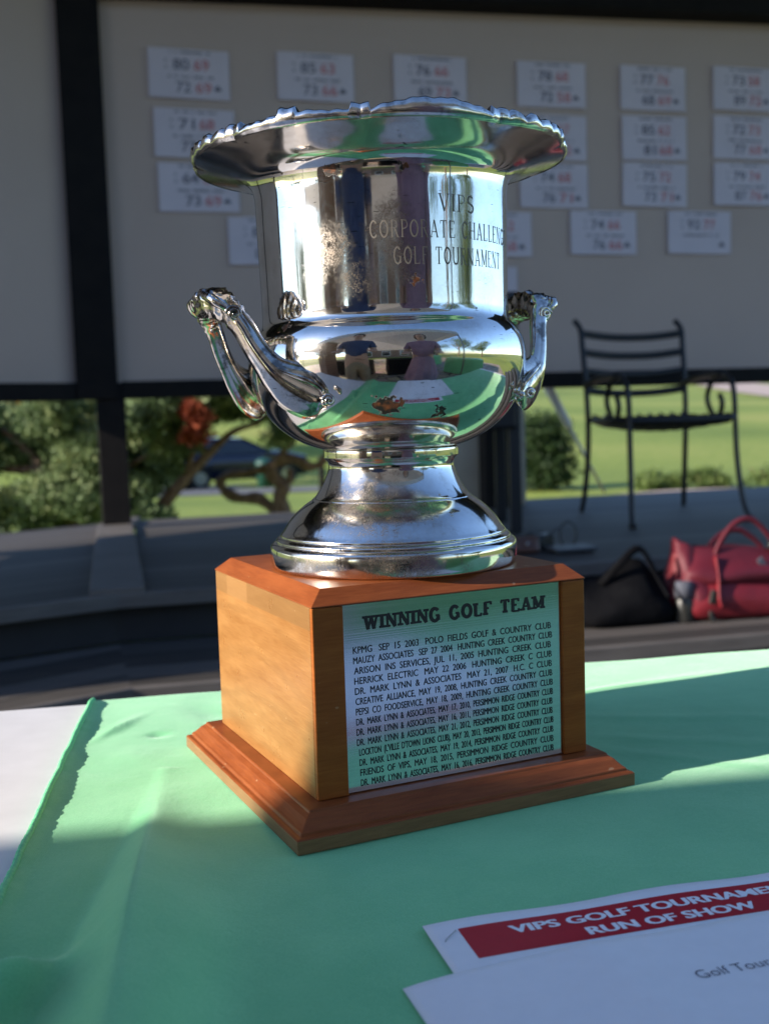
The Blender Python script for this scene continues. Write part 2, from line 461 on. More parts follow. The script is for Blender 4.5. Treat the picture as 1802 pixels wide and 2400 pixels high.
# block: lid with chamfer, body, recessed front for the plaque
mb = MB()
mb.rings([rect(0, .0219, y0=Y0 + .004), rect(0, .1425, y0=Y0 + .004)], True, True)
blk = mb.build('block', M_block, trophy, bevel=.0008)
mb = MB(); e = .0004
mb.rings([rect(.0004, .1426), rect(.0004, .1434), rect(-.0098, .1527)], True, True)
lid = mb.build('block_top', M_plinth, trophy, bevel=.0007)
for xa, xb in ((X0, X0 + .0208), (X1 - .0182, X1)):
    mb = MB(); mb.box(((xa + xb) / 2, Y0 + .00195, .0822), (xb - xa, .0037, .1202))
    mb.build('stile', M_stile, trophy, bevel=.0007)
PX0, PX1, PZ0, PZ1 = X0 + .0212, X1 - .0186, .0226, .1421
mb = MB(); mb.box(((PX0 + PX1) / 2, Y0 + .0032, (PZ0 + PZ1) / 2), (PX1 - PX0, .0014, PZ1 - PZ0))
plaque = mb.build('plaque', M_plaque, trophy, bevel=.0002)
yt = Y0 + .0023
lines = ['KPMG   SEP  15  2003   POLO  FIELDS  GOLF  &  COUNTRY  CLUB', 'MAUZY  ASSOCIATES   SEP  27  2004   HUNTING  CREEK  COUNTRY  CLUB',
 'ARISON  INS  SERVICES,  JUL  11,  2005  HUNTING  CREEK  CLUB', 'HERRICK  ELECTRIC   MAY  22  2006   HUNTING  CREEK  C  CLUB',
 'DR.  MARK  LYNN  &  ASSOCIATES   MAY  21,  2007   H.C.  C  CLUB', 'CREATIVE  ALLIANCE,  MAY  19,  2008,  HUNTING  CREEK  COUNTRY  CLUB',
 'PEPSI  CO  FOODSERVICE,  MAY  18,  2009,  HUNTING  CREEK  COUNTRY  CLUB', 'DR.  MARK  LYNN  &  ASSOCIATES,  MAY  17,  2010,  PERSIMMON  RIDGE  COUNTRY  CLUB',
 'DR.  MARK  LYNN  &  ASSOCIATES,  MAY  16,  2011,  PERSIMMON  RIDGE  COUNTRY  CLUB', 'DR.  MARK  LYNN  &  ASSOCIATES,  MAY  21,  2012,  PERSIMMON  RIDGE  COUNTRY  CLUB',
 "LOCKTON  (L'VILLE  D'TOWN  LIONS  CLUB),  MAY  20,  2013,  PERSIMMON  RIDGE  COUNTRY  CLUB", 'DR.  MARK  LYNN  &  ASSOCIATES,  MAY  19,  2014,  PERSIMMON  RIDGE  COUNTRY  CLUB',
 'FRIENDS  OF  VIPS,  MAY  18,  2015,  PERSIMMON  RIDGE  COUNTRY  CLUB', 'DR.  MARK  LYNN  &  ASSOCIATES,  MAY  16,  2016,  PERSIMMON  RIDGE  COUNTRY  CLUB']
xs0 = [-.0725, -.0725, -.0722, -.0722, -.072, -.0718, -.0718, -.0718, -.0718, -.0718, -.0705, -.0705, -.0702, -.0700]
xs1 = [.0738, .0746, .0735, .0741, .0741, .0743, .0746, .0746, .0741, .0741, .0746, .0744, .0744, .0744]
mb = MB()
for i, s in enumerate(lines):
    v, f = text_geo(s, .0045, xs1[i] - xs0[i], bold=.0)
    zb = .1109 - i * .00654
    for dx, dz, dy in ((-.00007, -.00004, 0), (.00007, .00004, -.00002)):   # a slightly heavier stroke
        mb.add([(x + xs0[i] + dx, yt + dy, y + zb + dz) for x, y, _ in v], f)
mb.build('winners_list', M_ink, plaque)
mb = MB()
for j, q in enumerate(slab_geo('WINNING GOLF TEAM', .0086, .1335, .25, .15, .40, .17)):
    mb.add([(x + .0022, yt - .00001 * (j % 7), y + .1252) for x, y in q], [(0, 1, 2, 3)])
mb.build('heading', M_ink, plaque)

# foot
prof = [(.0001, .1530), (.084, .1528), (.0866, .1533), (.0876, .1555), (.0880, .160), (.0880, .1655), (.0872, .1685), (.0848, .1702), (.0836, .1704), (.0836, .1722), (.0818, .1738), (.0803, .1744), (.0802, .1758), (.0785, .1778),
        (.0765, .1808), (.0735, .1852), (.0695, .1898), (.0650, .1940), (.0603, .1975), (.0572, .1995), (.0566, .2004), (.0556, .2010), (.0538, .2030), (.0508, .2075), (.0478, .2130), (.0456, .2185), (.0446, .2225), (.0452, .2262), (.0468, .2282), (.0478, .2290), (.0480, .2295), (.0480, .2345), (.0474, .2350), (.0470, .2352)]
def dense(P, k=3):
    out = []
    for a, b in zip(P[:-1], P[1:]):
        for j in range(k): out.append(tuple(a[i] + (b[i] - a[i]) * j / k for i in (0, 1)))
    return out + [P[-1]]
def smooth_prof(P, k=4): return [tuple(max(q, 0.00001) if i == 0 else q for i, q in enumerate(p)) for p in catmull(P, k)]
foot = MB().lathe(smooth_prof(prof[1:], 3), 128, cap0=True).build('foot', M_foot, trophy, True)
# bowl, body and flared brim, with an inside wall
outer = [(.0470, .2352), (.0500, .2362), (.0575, .2388), (.0680, .2440), (.0780, .2515), (.0860, .2605), (.0918, .2705), (.0958, .2820), (.0976, .2940), (.0972, .3030), (.0950, .3110), (.0915, .3165), (.0884, .3196), (.0868, .3225), (.0862, .3265), (.0862, .332), (.0864, .350), (.0868, .370), (.0872, .390), (.0874, .405),
         (.0878, .4100), (.0888, .4148), (.0910, .4187), (.0953, .4222), (.1015, .4249), (.1100, .4272), (.1190, .4294), (.1268, .4316)]
inner = [(.1258, .4345), (.1160, .4322), (.1050, .4296), (.0950, .4262), (.0885, .4215), (.0862, .4140), (.0856, .400), (.0850, .340), (.0840, .325), (.0930, .310), (.0955, .295), (.0900, .272), (.0750, .252), (.0500, .240), (.0005, .239)]
def scal(a):
    t = (a / (2 * math.pi) * 9) % 1
    return abs(math.sin(math.pi * t)) ** .6
po = smooth_prof(outer, 4); pi_ = smooth_prof(inner, 2)
NR = 216
no = len(po)
def rm(a, i):
    if i < no:
        w = smoothstep((po[i][0] - .118) / .009) if po[i][1] > .42 else 0
    else:
        w = smoothstep((pi_[i - no][0] - .114) / .012) if pi_[i - no][1] > .42 else 0
    return 1 + w * .028 * (scal(a) - .35)
cup = MB().lathe(po + pi_, NR, rmod=rm).build('cup', M_cup, trophy, True)
# ornate border on the brim edge
mb = MB(); rings = []; NB = 900
for k in range(NB):
    a = 2 * math.pi * k / NB; u = (a / (2 * math.pi) * 9) % 1; cell = int(a / (2 * math.pi) * 9)
    re = .1268 * (1 + .028 * (scal(a) - .35)); ze = .4316
    t = (u * 1.0)
    if t < .07 or t > .93: h, w_ = .0072, .0030
    elif cell % 3 == 0:
        h = .0035 + .0050 * math.sin(math.pi * (t - .07) / .86) ** .7; w_ = .0035
    elif cell % 3 == 1:
        h = .0035 + .0034 * abs(math.sin(math.pi * 5 * (t - .07) / .86)) ** .7; w_ = .0028 + .0016 * abs(math.sin(math.pi * 5 * (t - .07) / .86))
    else:
        h = .0040 + .0015 * math.sin(math.pi * (t - .07) / .86) + (.0026 if .44 < t < .56 else 0); w_ = .0036
    h *= 1.3; h += .0004 * math.sin(37 * a) + .0003 * math.sin(91 * a + 1)
    sec = [(re - .001, ze - .0007), (re + .0006, ze), (re + w_ * .55, ze + h * .35), (re + w_ * .35, ze + h * .8), (re - .0015, ze + h), (re - .006, ze + h * .85), (re - .010, ze + h * .45), (re - .013, ze + .0020)]
    rings.append([(r * math.cos(a), r * math.sin(a), z) for r, z in sec])
m_ = len(rings[0]); mb.add([p for r in rings for p in r], [(k * m_ + j, ((k + 1) % NB) * m_ + j, ((k + 1) % NB) * m_ + j + 1, k * m_ + j + 1) for k in range(NB) for j in range(m_ - 1)])
mb.build('rim_border', M_rim, cup, True)
# engraved words wrapped round the body
mb = MB(); phi0 = R(33.5 - 25.1)
def body_r(z):
    for (ra, za), (rb, zb) in zip(po[:-1], po[1:]):
        if za <= z <= zb and z > .325: return ra + (rb - ra) * (z - za) / max(zb - za, 1e-9)
    return .0874
for s, z0, wd, cap in (('VIPS', .3850, .0285, .0108), ('CORPORATE CHALLENGE', .3685, .1195, .0108), ('GOLF TOURNAMENT', .3520, .0905, .0108)):
    for j, q in enumerate(slab_geo(s, cap, wd, .105, .045, .22, .04)):
        mb.add([((body_r(z0 + y) + .00012 + .000004 * (j % 9)) * math.sin(phi0 + x / .0874), -(body_r(z0 + y) + .00012 + .000004 * (j % 9)) * math.cos(phi0 + x / .0874), z0 + y) for x, y in q], [(0, 1, 2, 3)])
mb.build('engraving', M_engrave, cup)
# handles
half = [(.0690, .0575, .2672), (.0715, .0560, .2695), (.0770, .0525, .2720), (.0885, .0465, .2790), (.0980, .0420, .2865), (.1052, .0385, .2945), (.1135, .0340, .3062), (.1192, .0300, .3170), (.1245, .0245, .3262)]
radh = [.0036, .0084, .0138, .0140, .0106, .0080, .0070, .0068, .0072]
flath = [.6, .5, .40, .42, .58, .70, .78, .82, .9]
arch = [(.1282, .0180, .3318), (.1302, .0095, .3350), (.1310, .0, .3362)]
archr = [.0086, .0098, .0100]
for sgn in (-1, 1):
    dr = lambda u, z: u - (.0050 if sgn < 0 else .0125) * smoothstep((z - .275) / .05)
    pts = [(dr(u, z), v, z) for u, v, z in half + arch]; rad = radh + archr; fl = flath + [1, 1, 1]
    full = [(u, v, z) for u, v, z in pts] + [(u, -v, z) for u, v, z in pts[-2::-1]]
    fr = rad + rad[-2::-1]; ff = fl + fl[-2::-1]
    K = 5
    cp = catmull(full, K); cr = [float(x[0]) for x in catmull([(r, 0, 0) for r in fr], K)]; cf = [float(x[0]) for x in catmull([(r, 0, 0) for r in ff], K)]
    nn = len(cp)
    def hp(a, i):
        s_ = abs(i - nn / 2) / (nn / 2)
        ridge = 1 + .09 * math.cos(4 * a) + .05 * math.cos(10 * a)
        return ridge * (1 + (.13 * math.sin(i * 1.9) * math.cos(3 * a + i * .8) if s_ < .30 else 0))
    mb = MB(); mb.tube([(sgn * p[0], p[1], p[2]) for p in cp], cr, 24, hp, cf)
    h = mb.build('handle', M_handle, trophy, True)
    # cast ornament: spirals, acanthus strips and end beads
    for vs_ in (-1, 1):
        for (u0, v0, z0, rr, turns) in ((.1255, .0225, .3262, .0052, 2.0), (.1310, .0110, .3350, .0046, 1.6), (.0742, .0598, .2690, .0036, 1.5)):
            sp_ = []
            for i in range(26):
                t = i / 25; a = t * turns * 2 * math.pi; q = rr * (1 - .85 * t)
                sp_.append((sgn * (dr(u0, z0) + q * math.cos(a)), vs_ * (v0 + .0080 + .002 * t), z0 + q * math.sin(a)))
            MB().tube(sp_, .0015, 8).build('scroll', M_handle, h, True)
        for k in range(5):
            t = k / 4
            st = catmull([(sgn * (.1240 + .004 * t), vs_ * (.0300 - .0045 * k), .3265 + .0012 * k), (sgn * (.1345 + .002 * t), vs_ * (.0280 - .0045 * k), .3325 + .0016 * k), (sgn * (.1385), vs_ * (.0230 - .0045 * k), .3372 + .0010 * k), (sgn * .1395, vs_ * (.0185 - .0045 * k), .3385)], 5)
            st = [(p[0] - sgn * (dr(0, .34) * -1), p[1], p[2]) for p in st]
            MB().tube(st, [.0009 + .0022 * math.sin(math.pi * i / (len(st) - 1)) for i in range(len(st))], 6).build('leaf_strip', M_handle, h, True)
        lf = catmull([(sgn * .101, vs_ * .0465, .2905), (sgn * .0930, vs_ * .0510, .2865), (sgn * .0840, vs_ * .0570, .2825), (sgn * .0760, vs_ * .0600, .2770), (sgn * .0735, vs_ * .0605, .2715)], 5)
        lf = [(p[0] - sgn * (dr(0, p[2]) * -1), p[1], p[2]) for p in lf]
        MB().tube(lf, [.0008 + .0012 * math.sin(math.pi * i / (len(lf) - 1)) for i in range(len(lf))], 7).build('leaf_edge', M_handle, h, True)
        MB().ball((sgn * .0730, vs_ * .0600, .2680), .0030, 6, (1, .8, 1)).build('bead', M_handle, h, True)

def lean(o):
    ax_ = Vector((math.sin(TH), math.cos(TH), 0)); p = Vector((0, 0, .235))
    o.matrix_local = Matrix.Translation(p) @ Matrix.Rotation(R(-.55), 4, ax_) @ Matrix.Translation(-p)
for o in list(trophy.children):
    if o.name.split('.')[0] in ('cup', 'handle'): lean(o)
# ------------------------------------------------------------------ table, cloth, papers
TT = Vector((.9821, .1883, 0)); TN = Vector((-.1883, .9821, 0)); TO = Vector((0, 1.0656, 0))
def tp(s, w, z): return TO + TT * s - TN * w + Vector((0, 0, z))
M_ptable = noisy('white_plastic', (.70, .68, .67), (.76, .74, .73), 30, .45, .08, .0004)
M_steel = mat('grey_steel', (.35, .35, .36), .35, .9)
table = tag(empty('folding_table', (0, 1.0656, 0)), 'white plastic folding table, bare at its left end beside the green cloth', 'table')
mb = MB(); mb.box((0, 0, 0), (2.44, .80, .045), M=None)
tb = [tuple(Vector(((p[0] + .12) * 1, 0, 0)) ) for p in mb.v]
mb.v = [tuple(Vector((TT.x * (x + .05) - TN.x * (.40 - y), TT.y * (x + .05) - TN.y * (.40 - y), z - .0255))) for x, y, z in mb.v]
mb.build('tabletop', M_ptable, table, bevel=.008)
for sx in (-.95, 1.05):
    for w in (.12, .68):
        p = TT * sx - TN * w
        MB().cyl((p.x, p.y, -.748), (p.x, p.y, -.048), .014).build('leg', M_steel, table, True)

def cloth_z(x, y):
    z = .0004 * math.sin(9 * x + 3) * math.cos(13 * y) + .00025 * math.sin(41 * x + 17 * y) + .0002 * math.sin(63 * x - 38 * y + 2 * math.sin(20 * y))
    if x < -.06:
        fade = smoothstep((-.06 - x) / .045); zb0 = z
        tau = (.800 - y) / .35
        if tau > 0:
            q = min(tau, 1.3)
            xl = -.174 + .013 * q; xr = -.174 + .050 * q + .002; h = .0010 + .026 * smoothstep((q - .10) / .75)
            if x < xl: pass
            elif x < xr: z += h * (x - xl) / (xr - xl)
            else: z += h * math.exp(-((x - xr) / (.008 + .040 * q)) ** 1.5)
        d2 = (x + .163) * .45 + (y - .503) * .893      # second ridge falling to the lower left
        al = -(x + .163) * .893 + (y - .503) * .45
        if y < .53:
            pr = smoothstep((.515 - y) / .05)
            xc = -.163 - (.503 - y) * .42
            z += .022 * pr * (math.exp(-abs((x - xc) / .024) ** 1.3) if x < xc else math.exp(-((x - xc) / .011) ** 2))
        z = zb0 + (z - zb0) * fade
        c = ((x + .232) * .93 - (y - .91) * .30); a2 = (x + .232) * .30 + (y - .91) * .93
        z += .0028 * math.exp(-(c / .006) ** 2 - (a2 / .030) ** 2)
        z -= .0020 * math.exp(-((x + .192) ** 2 + (y - .886) ** 2) / .0075 ** 2)
        z += .0012 * math.exp(-((x + .2) ** 2 + (y - .83) ** 2) / .02 ** 2)
        z += .0012 * math.exp(-((x + .15) ** 2 + (y - .95) ** 2) / .03 ** 2) * math.sin(70 * x + 50 * y)
    if x > .12:
        c = (y - (.985 + (x - .18) * .42)); z += .0014 * math.exp(-(c / .006) ** 2) * smoothstep((.36 - x) / .1)
        for y0, k, a in ((.90, -.12, .0009), (.84, -.25, .0009), (.80, -.45, .0008)):
            c = y - (y0 + (x - .18) * k); z += a * math.exp(-(c / .010) ** 2) * smoothstep((x - .14) / .06)
    return z
M_cloth = mat('green_cloth', (.17, .57, .25), .85, 0, .25); g = N(M_cloth)
v = g.coords()
wv1 = g.n('ShaderNodeTexWave', wave_type='BANDS', bands_direction='DIAGONAL'); wv1.inputs['Scale'].default_value = 420; wv1.inputs['Distortion'].default_value = .6
g.l(v, wv1.inputs['Vector'])
fz = g.noise(v, 700, 3, .7)
g.l(g.ramp(g.math('ADD', g.math('MULTIPLY', fz, .5), g.math('MULTIPLY', g.noise(v, 18, 4), .5)), [(.36, (.155, .52, .23)), (.64, (.22, .61, .285))]), g.b.inputs['Base Color'])
g.b.inputs['Sheen Weight'].default_value = .4; g.b.inputs['Sheen Roughness'].default_value = .4; g.b.inputs['Sheen Tint'].default_value = (.8, 1, .9, 1)
g.bump(g.math('ADD', g.math('ADD', g.math('MULTIPLY', wv1.outputs['Fac'], .6), fz), g.math('MULTIPLY', g.noise(v, 55, 5, .6), 3.0)), .45, .0004)
us = list(np.linspace(0, .03, 16)) + list(np.linspace(.035, .50, 120)) + list(np.linspace(.51, 1.47, 60))
ws = list(np.linspace(0.0, .82, 430))
V = []; nrow = len(us)
def hem_h(w): return smoothstep(w / .03) * (.0034 + .0006 * math.sin(w * 75 + 1.3 * math.sin(w * 31)) + .0003 * math.sin(w * 190 + 2 * math.sin(w * 60)))
def hem_s(w): return -.2828 - .055 * w + .02 * w * w
prow = []
for w in [-.30, -.2, -.1, -.03, -.012, -.006]: prow.append(('b', w))
for w in ws: prow.append(('t', w))
for w in [.006, .012, .03, .1, .2, .30]: prow.append(('f', w))
for kind, w in prow:
    ww = w if kind == 't' else (0 if kind == 'b' else .82)
    for u in us:
        s = hem_s(ww) + u
        p = tp(s, ww, 0)
        z = cloth_z(p.x, p.y)
        curl = math.exp(-(u / .0065) ** 2) * hem_h(ww)
        if kind == 't':
            e = min(ww, .82 - ww); rd = .010
            if e < rd: z -= rd - math.sqrt(max(0, rd * rd - (rd - e) ** 2))
            V.append((p.x, p.y, z + curl))
        else:
            drop = abs(w); o_ = .0012 + .018 * min(1, drop / .25) * (1 + .9 * math.sin(s * 21)) * .5
            q = p + TN * (o_ if kind == 'b' else -o_)
            V.append((q.x, q.y, -.010 - drop))
F = [(i * nrow + j, (i + 1) * nrow + j, (i + 1) * nrow + j + 1, i * nrow + j + 1) for i in range(len(prow) - 1) for j in range(nrow - 1)]
# lift the sheet 1 mm off the table, level with the trophy's foot
cloth = mesh_obj('tablecloth', V, F, M_cloth, None, True)
tag(cloth, 'mint green cloth with a rolled hem and creases, spread over the white table', 'tablecloth')
M_hem = noisy('hem_thread', (.10, .52, .26), (.22, .66, .30), 500, .8, .5, .0005)
hp_ = []
for i in range(260):
    w = .006 + .81 * i / 259
    p = tp(hem_s(w) - .0006, w, 0)
    c_ = hem_h(w)
    hp_.append((p.x, p.y, cloth_z(p.x, p.y) + c_))
MB().tube(hp_, [.0022 + .0003 * math.sin(i * 2.1) for i in range(260)], 8).build('hem', M_hem, cloth, True)

M_paper = noisy('white_paper', (.80, .80, .81), (.83, .83, .84), 90, .65, .05, .0003)
M_red = noisy('printed_red', (.45, .006, .018), (.48, .008, .021), 200, .5)
M_wink = mat('white_print', (.86, .86, .88), .6)
M_navy = mat('dark_blue_print', (.02, .02, .06), .6)
class Sheet:
    def __init__(s, name, org, ang, wd, ht, zf, nu=60, nv=50):
        s.o = Vector((*org, 0)); a = R(ang); s.u = Vector((math.cos(a), math.sin(a), 0)); s.v = Vector((math.sin(a), -math.cos(a), 0)); s.zf = zf
        V = [s.p(wd * i / nu, ht * j / nv) for j in range(nv + 1) for i in range(nu + 1)]
        F = [(j * (nu + 1) + i, (j + 1) * (nu + 1) + i, (j + 1) * (nu + 1) + i + 1, j * (nu + 1) + i + 1) for j in range(nv) for i in range(nu)]
        s.ob = mesh_obj(name, V, F, M_paper, None, True)
        md = s.ob.modifiers.new('thickness', 'SOLIDIFY'); md.thickness = .00012; md.offset = -1
    def p(s, u, v, dz=0):
        q = s.o + s.u * u + s.v * v; q.z = s.zf(u, v) + dz; return tuple(q)
    def patch(s, name, m, u0, u1, v0, v1, n=50, k=10, dz=.00015):
        V = [s.p(u0 + (u1 - u0) * i / n, v0 + (v1 - v0) * j / k, dz) for j in range(k + 1) for i in range(n + 1)]
        F = [(j * (n + 1) + i, (j + 1) * (n + 1) + i, (j + 1) * (n + 1) + i + 1, j * (n + 1) + i + 1) for j in range(k) for i in range(n)]
        return mesh_obj(name, V, F, m, s.ob, True)
    def text(s, name, m, txt, u, vb, cap, width, bold=0.0, dz=.0003):
        v, f = text_geo(txt, cap, width, bold=min(bold, .014), res=4); mb = MB()
        for k, dx in enumerate((-.0004, 0, .0004) if bold > .014 else (0,)):
            mb.add([s.p(u + x + dx, vb - y, dz + .00002 * k) for x, y, _ in v], f)
        return mb.build(name, m, s.ob)
def z1(u, v):
    e = math.exp(-v / .02)
    return .0012 + .0016 * e * (1 + math.sin(u * 55 + .4)) * .5 + .0006 * math.sin(u * 23 + v * 8)
def z2(u, v):
    c = u - (.0912 + .10 * v); b = .0026 * math.exp(-abs(c) / .030) * smoothstep(u / .03)
    return .0034 + b + .0005 * math.sin(u * 30) - .0020 * math.exp(-u / .012)
s1 = Sheet('run_of_show_sheet', (.0125, .5293), 15.57, .246, .318, z1)
tag(s1.ob, 'white sheet with red banner reading VIPS GOLF TOURNAMENT RUN OF SHOW', 'paper')
s1.patch('banner', M_red, .0156, .2304, .0092, .0392)
s1.text('banner_text', M_wink, 'VIPS GOLF TOURNAMENT', .0400, .0222, .0078, .166, bold=.028)
s1.text('banner_text', M_wink, 'RUN OF SHOW', .0757, .0352, .0078, .0945, bold=.028)
s1.text('small_print', M_navy, "''  .  :", .0200, .0510, .0030, .007)
st = MB().tube([s1.p(.0058, .0190, .0002), s1.p(.0062, .0184, .0007), s1.p(.0139, .0112, .0007), s1.p(.0143, .0107, .0002)], .00028, 6).build('staple', M_steel, s1.ob, True)
s2 = Sheet('loose_sheet', (.0015, .4713), 18.17, .36, .26, z2, 90)
tag(s2.ob, 'white folded sheet reading Golf Tournament, lying over the sheet with the red banner', 'paper')
s2.text('heading', M_navy, 'Golf Tournament', .1249, .0455, .0072, .068, bold=-.012)

# ------------------------------------------------------------------ pavilion, deck, steps
M_dark = noisy('dark_brown_paint', (.006, .005, .005), (.011, .009, .008), 12, .75, .25, .002, spec=.2)
M_board = noisy('off_white_board', (.475, .365, .305), (.515, .40, .335), 1.6, .85, .04, .001)
M_tan = noisy('tan_render', (.44, .38, .29), (.50, .44, .34), 7, .85, .3, .003)
P0 = Vector((-1.17, 4.95, 0)); A15 = R(15)
WT = Vector((math.cos(A15), math.sin(A15), 0)); WN = Vector((-math.sin(A15), math.cos(A15), 0))
def wp(s, z, off=0): return P0 + WT * s + WN * off + Vector((0, 0, z))
pav = tag(empty('pavilion', (-1.17, 4.95, -.22)), 'open pavilion with off-white boards in dark frames above a low rail', 'pavilion')
def pbox(name, c, d, rz, m, bevel=.004):
    c = Vector(c) - Vector(pav.location)
    return MB().box(c, d, rz).build(name, m, pav, bevel=bevel)
pbox('post', wp(-.043, .105), (.125, .10, .652), A15, M_dark)
pbox('frame_post', wp(-.098, 1.27), (.178, .13, 1.68), A15, M_dark)
pbox('panel', wp(2.745, 1.48, .02), (5.71, .03, 2.10), A15, M_board)
pbox('rail', wp(2.81, .397), (5.60, .11, .078), A15, M_dark)
pbox('rail', wp(-.098, .397), (.172, .14, .076), A15, M_dark)
B = MB(); vv = []
for sx, zb in ((-.19, 2.09), (5.6, 2.245)):
    for o_ in (-.14, .08):
        for z in (zb, 2.79): vv.append(tuple(wp(sx, z, o_) - Vector(pav.location)))
B.add(vv, [(0, 1, 3, 2), (4, 6, 7, 5), (0, 2, 6, 4), (1, 5, 7, 3), (0, 4, 5, 1), (2, 3, 7, 6)]); B.build('beam', M_dark, pav, bevel=.004)
poly = [wp(-.188, 0), Vector((-2.75, 3.52, 0)), Vector((-3.20, 1.62, 0))]
for i in range(2):
    a, b = poly[i], poly[i + 1]; d = b - a; an = math.atan2(d.y, d.x); L = d.length; c = (a + b) / 2
    pbox('panel', (c.x, c.y, 1.48), (L + .02, .03, 2.10), an, M_board)
    pbox('rail', (c.x, c.y, .395), (L - .02, .11, .078), an, M_dark)
    pbox('beam', (c.x, c.y, 2.44), (L - .02, .20, .70), an, M_dark)
    pbox('post', (b.x, b.y, 1.10), (.13, .13, 2.64), an, M_dark)
pbox('post', wp(5.68, 1.10), (.14, .13, 2.64), A15, M_dark)
# roof over the ring of boards; unseen inner overhang extended to shade boards and deck
inner = [wp(5.7, 0, -2.1), wp(.5, 0, -2.1), Vector((-1.3, 2.7, 0)), Vector((-1.9, 1.5, 0))]
outer_ = [wp(5.7, 0, .45), wp(-.3, 0, .45), Vector((-3.25, 3.9, 0)), Vector((-3.75, 1.5, 0))]
mb = MB()
for i in range(3):
    q = [inner[i], inner[i + 1], outer_[i + 1], outer_[i]]
    lo = [(p.x - pav.location.x, p.y - pav.location.y, 2.80 + .22 + (0 if k in (0, 1) else .25)) for k, p in enumerate(q)]
    mb.rings([lo, [(x, y, z + .10) for x, y, z in lo]])
mb.build('roof', M_dark, pav)

def boards(name, ang, c1, c2, width=.14):
    m = mat(name, c1, .7, 0, .35); g = N(m)
    v = g.coords(rot=(0, 0, -ang)); sep = g.n('ShaderNodeSeparateXYZ'); g.l(v, sep.inputs[0])
    y = g.math('DIVIDE', sep.outputs['Y'], width)
    fr = g.math('FRACT', y); fl = g.math('FLOOR', y)
    wn_ = g.n('ShaderNodeTexWhiteNoise', noise_dimensions='1D'); g.l(fl, wn_.inputs['W'])
    grain = g.noise(g.coords((3, 60, 60), rot=(0, 0, -ang)), 1, 5, .6)
    f = g.math('ADD', g.math('MULTIPLY', wn_.outputs['Value'], .5), g.math('MULTIPLY', grain, .5))
    col = g.ramp(f, [(.2, c1), (.8, c2)])
    gap = g.math('LESS_THAN', fr, .075)
    col = g.mix(gap, col, (.012, .012, .012))
    g.l(col, g.b.inputs['Base Color'])
    g.bump(g.math('SUBTRACT', g.math('MULTIPLY', grain, .3), gap), .6, .004)
    return m
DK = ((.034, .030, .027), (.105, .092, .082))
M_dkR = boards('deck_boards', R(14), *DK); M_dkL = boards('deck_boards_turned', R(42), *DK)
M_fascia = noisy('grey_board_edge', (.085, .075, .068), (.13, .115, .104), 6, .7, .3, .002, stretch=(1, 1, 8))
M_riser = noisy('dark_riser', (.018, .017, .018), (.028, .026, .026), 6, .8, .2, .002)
fR = [Vector((4.7, 4.345, 0)), Vector((-.72, 3.04, 0))]
fL = [Vector((-.78, 3.01, 0)), Vector((-1.33, 2.62, 0)), Vector((-1.78, 1.98, 0)), Vector((-1.95, .98, 0))]
bR = [Vector((4.4, 6.78, 0)), Vector((-1.20, 5.28, 0))]
bL = [Vector((-1.30, 5.20, 0)), Vector((-2.95, 3.70, 0)), Vector((-3.48, 1.7, 0)), Vector((-3.50, .98, 0))]
def slab(name, poly, z, th, m):
    mb = MB(); mb.prism([(p.x, p.y) for p in poly], z - th, z); return struct(mb.build(name, m))
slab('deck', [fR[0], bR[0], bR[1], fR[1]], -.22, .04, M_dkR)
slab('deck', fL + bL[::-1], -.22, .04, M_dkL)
mb = MB(); a = Vector((-.745, 3.00, -.2185)); b = Vector((-1.215, 4.92, -.2185)); b2 = Vector((-1.25, 5.25, -.2185))
mb.bar(a, b, .15, .036); mb.bar(b, b2, .15, .036); struct(mb.build('deck_joint_board', M_fascia, bevel=.003))
def off(pl, d):
    out = []
    for i, p in enumerate(pl):
        t = (pl[min(i + 1, len(pl) - 1)] - pl[max(i - 1, 0)]).normalized(); out.append(p + Vector((-t.y, t.x, 0)) * d)
    return out
front = [fR[0]] + [Vector((-.75, 3.02, 0))] + fL[1:]
prev = front
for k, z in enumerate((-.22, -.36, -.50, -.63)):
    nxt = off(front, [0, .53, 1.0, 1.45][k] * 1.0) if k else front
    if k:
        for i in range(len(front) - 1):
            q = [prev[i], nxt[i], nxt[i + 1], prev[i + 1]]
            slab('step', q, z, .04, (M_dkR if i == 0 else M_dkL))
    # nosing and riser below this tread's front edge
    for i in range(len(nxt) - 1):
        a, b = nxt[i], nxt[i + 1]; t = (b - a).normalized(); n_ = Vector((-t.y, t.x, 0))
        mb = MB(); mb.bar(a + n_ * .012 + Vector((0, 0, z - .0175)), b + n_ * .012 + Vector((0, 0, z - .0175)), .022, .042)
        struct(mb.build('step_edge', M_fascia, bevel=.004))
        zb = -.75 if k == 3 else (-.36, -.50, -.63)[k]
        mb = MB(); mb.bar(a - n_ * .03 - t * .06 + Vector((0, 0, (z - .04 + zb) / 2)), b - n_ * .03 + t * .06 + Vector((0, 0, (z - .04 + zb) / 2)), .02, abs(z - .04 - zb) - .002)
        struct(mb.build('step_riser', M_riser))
    prev = nxt
# back skirt of the deck
for pl in (bR, bL):
    for i in range(len(pl) - 1):
        mb = MB(); mb.bar(pl[i] + Vector((0, 0, -.50)), pl[i + 1] + Vector((0, 0, -.50)), .02, .48); struct(mb.build('deck_skirt', M_riser))
# tan pier and dark post under the rail
pier = tag(MB().box(wp(1.775, .066, .20), (.395, .28, .572), A15).build('pier', M_tan, bevel=.006), 'squat tan pier under the dark rail, behind the black side chair', 'pier')
pst = tag(MB().box(wp(1.768, .066, -.03), (.125, .10, .572), A15).build('rail_post', M_dark, bevel=.004), 'short dark post standing against the tan pier under the rail', 'post')

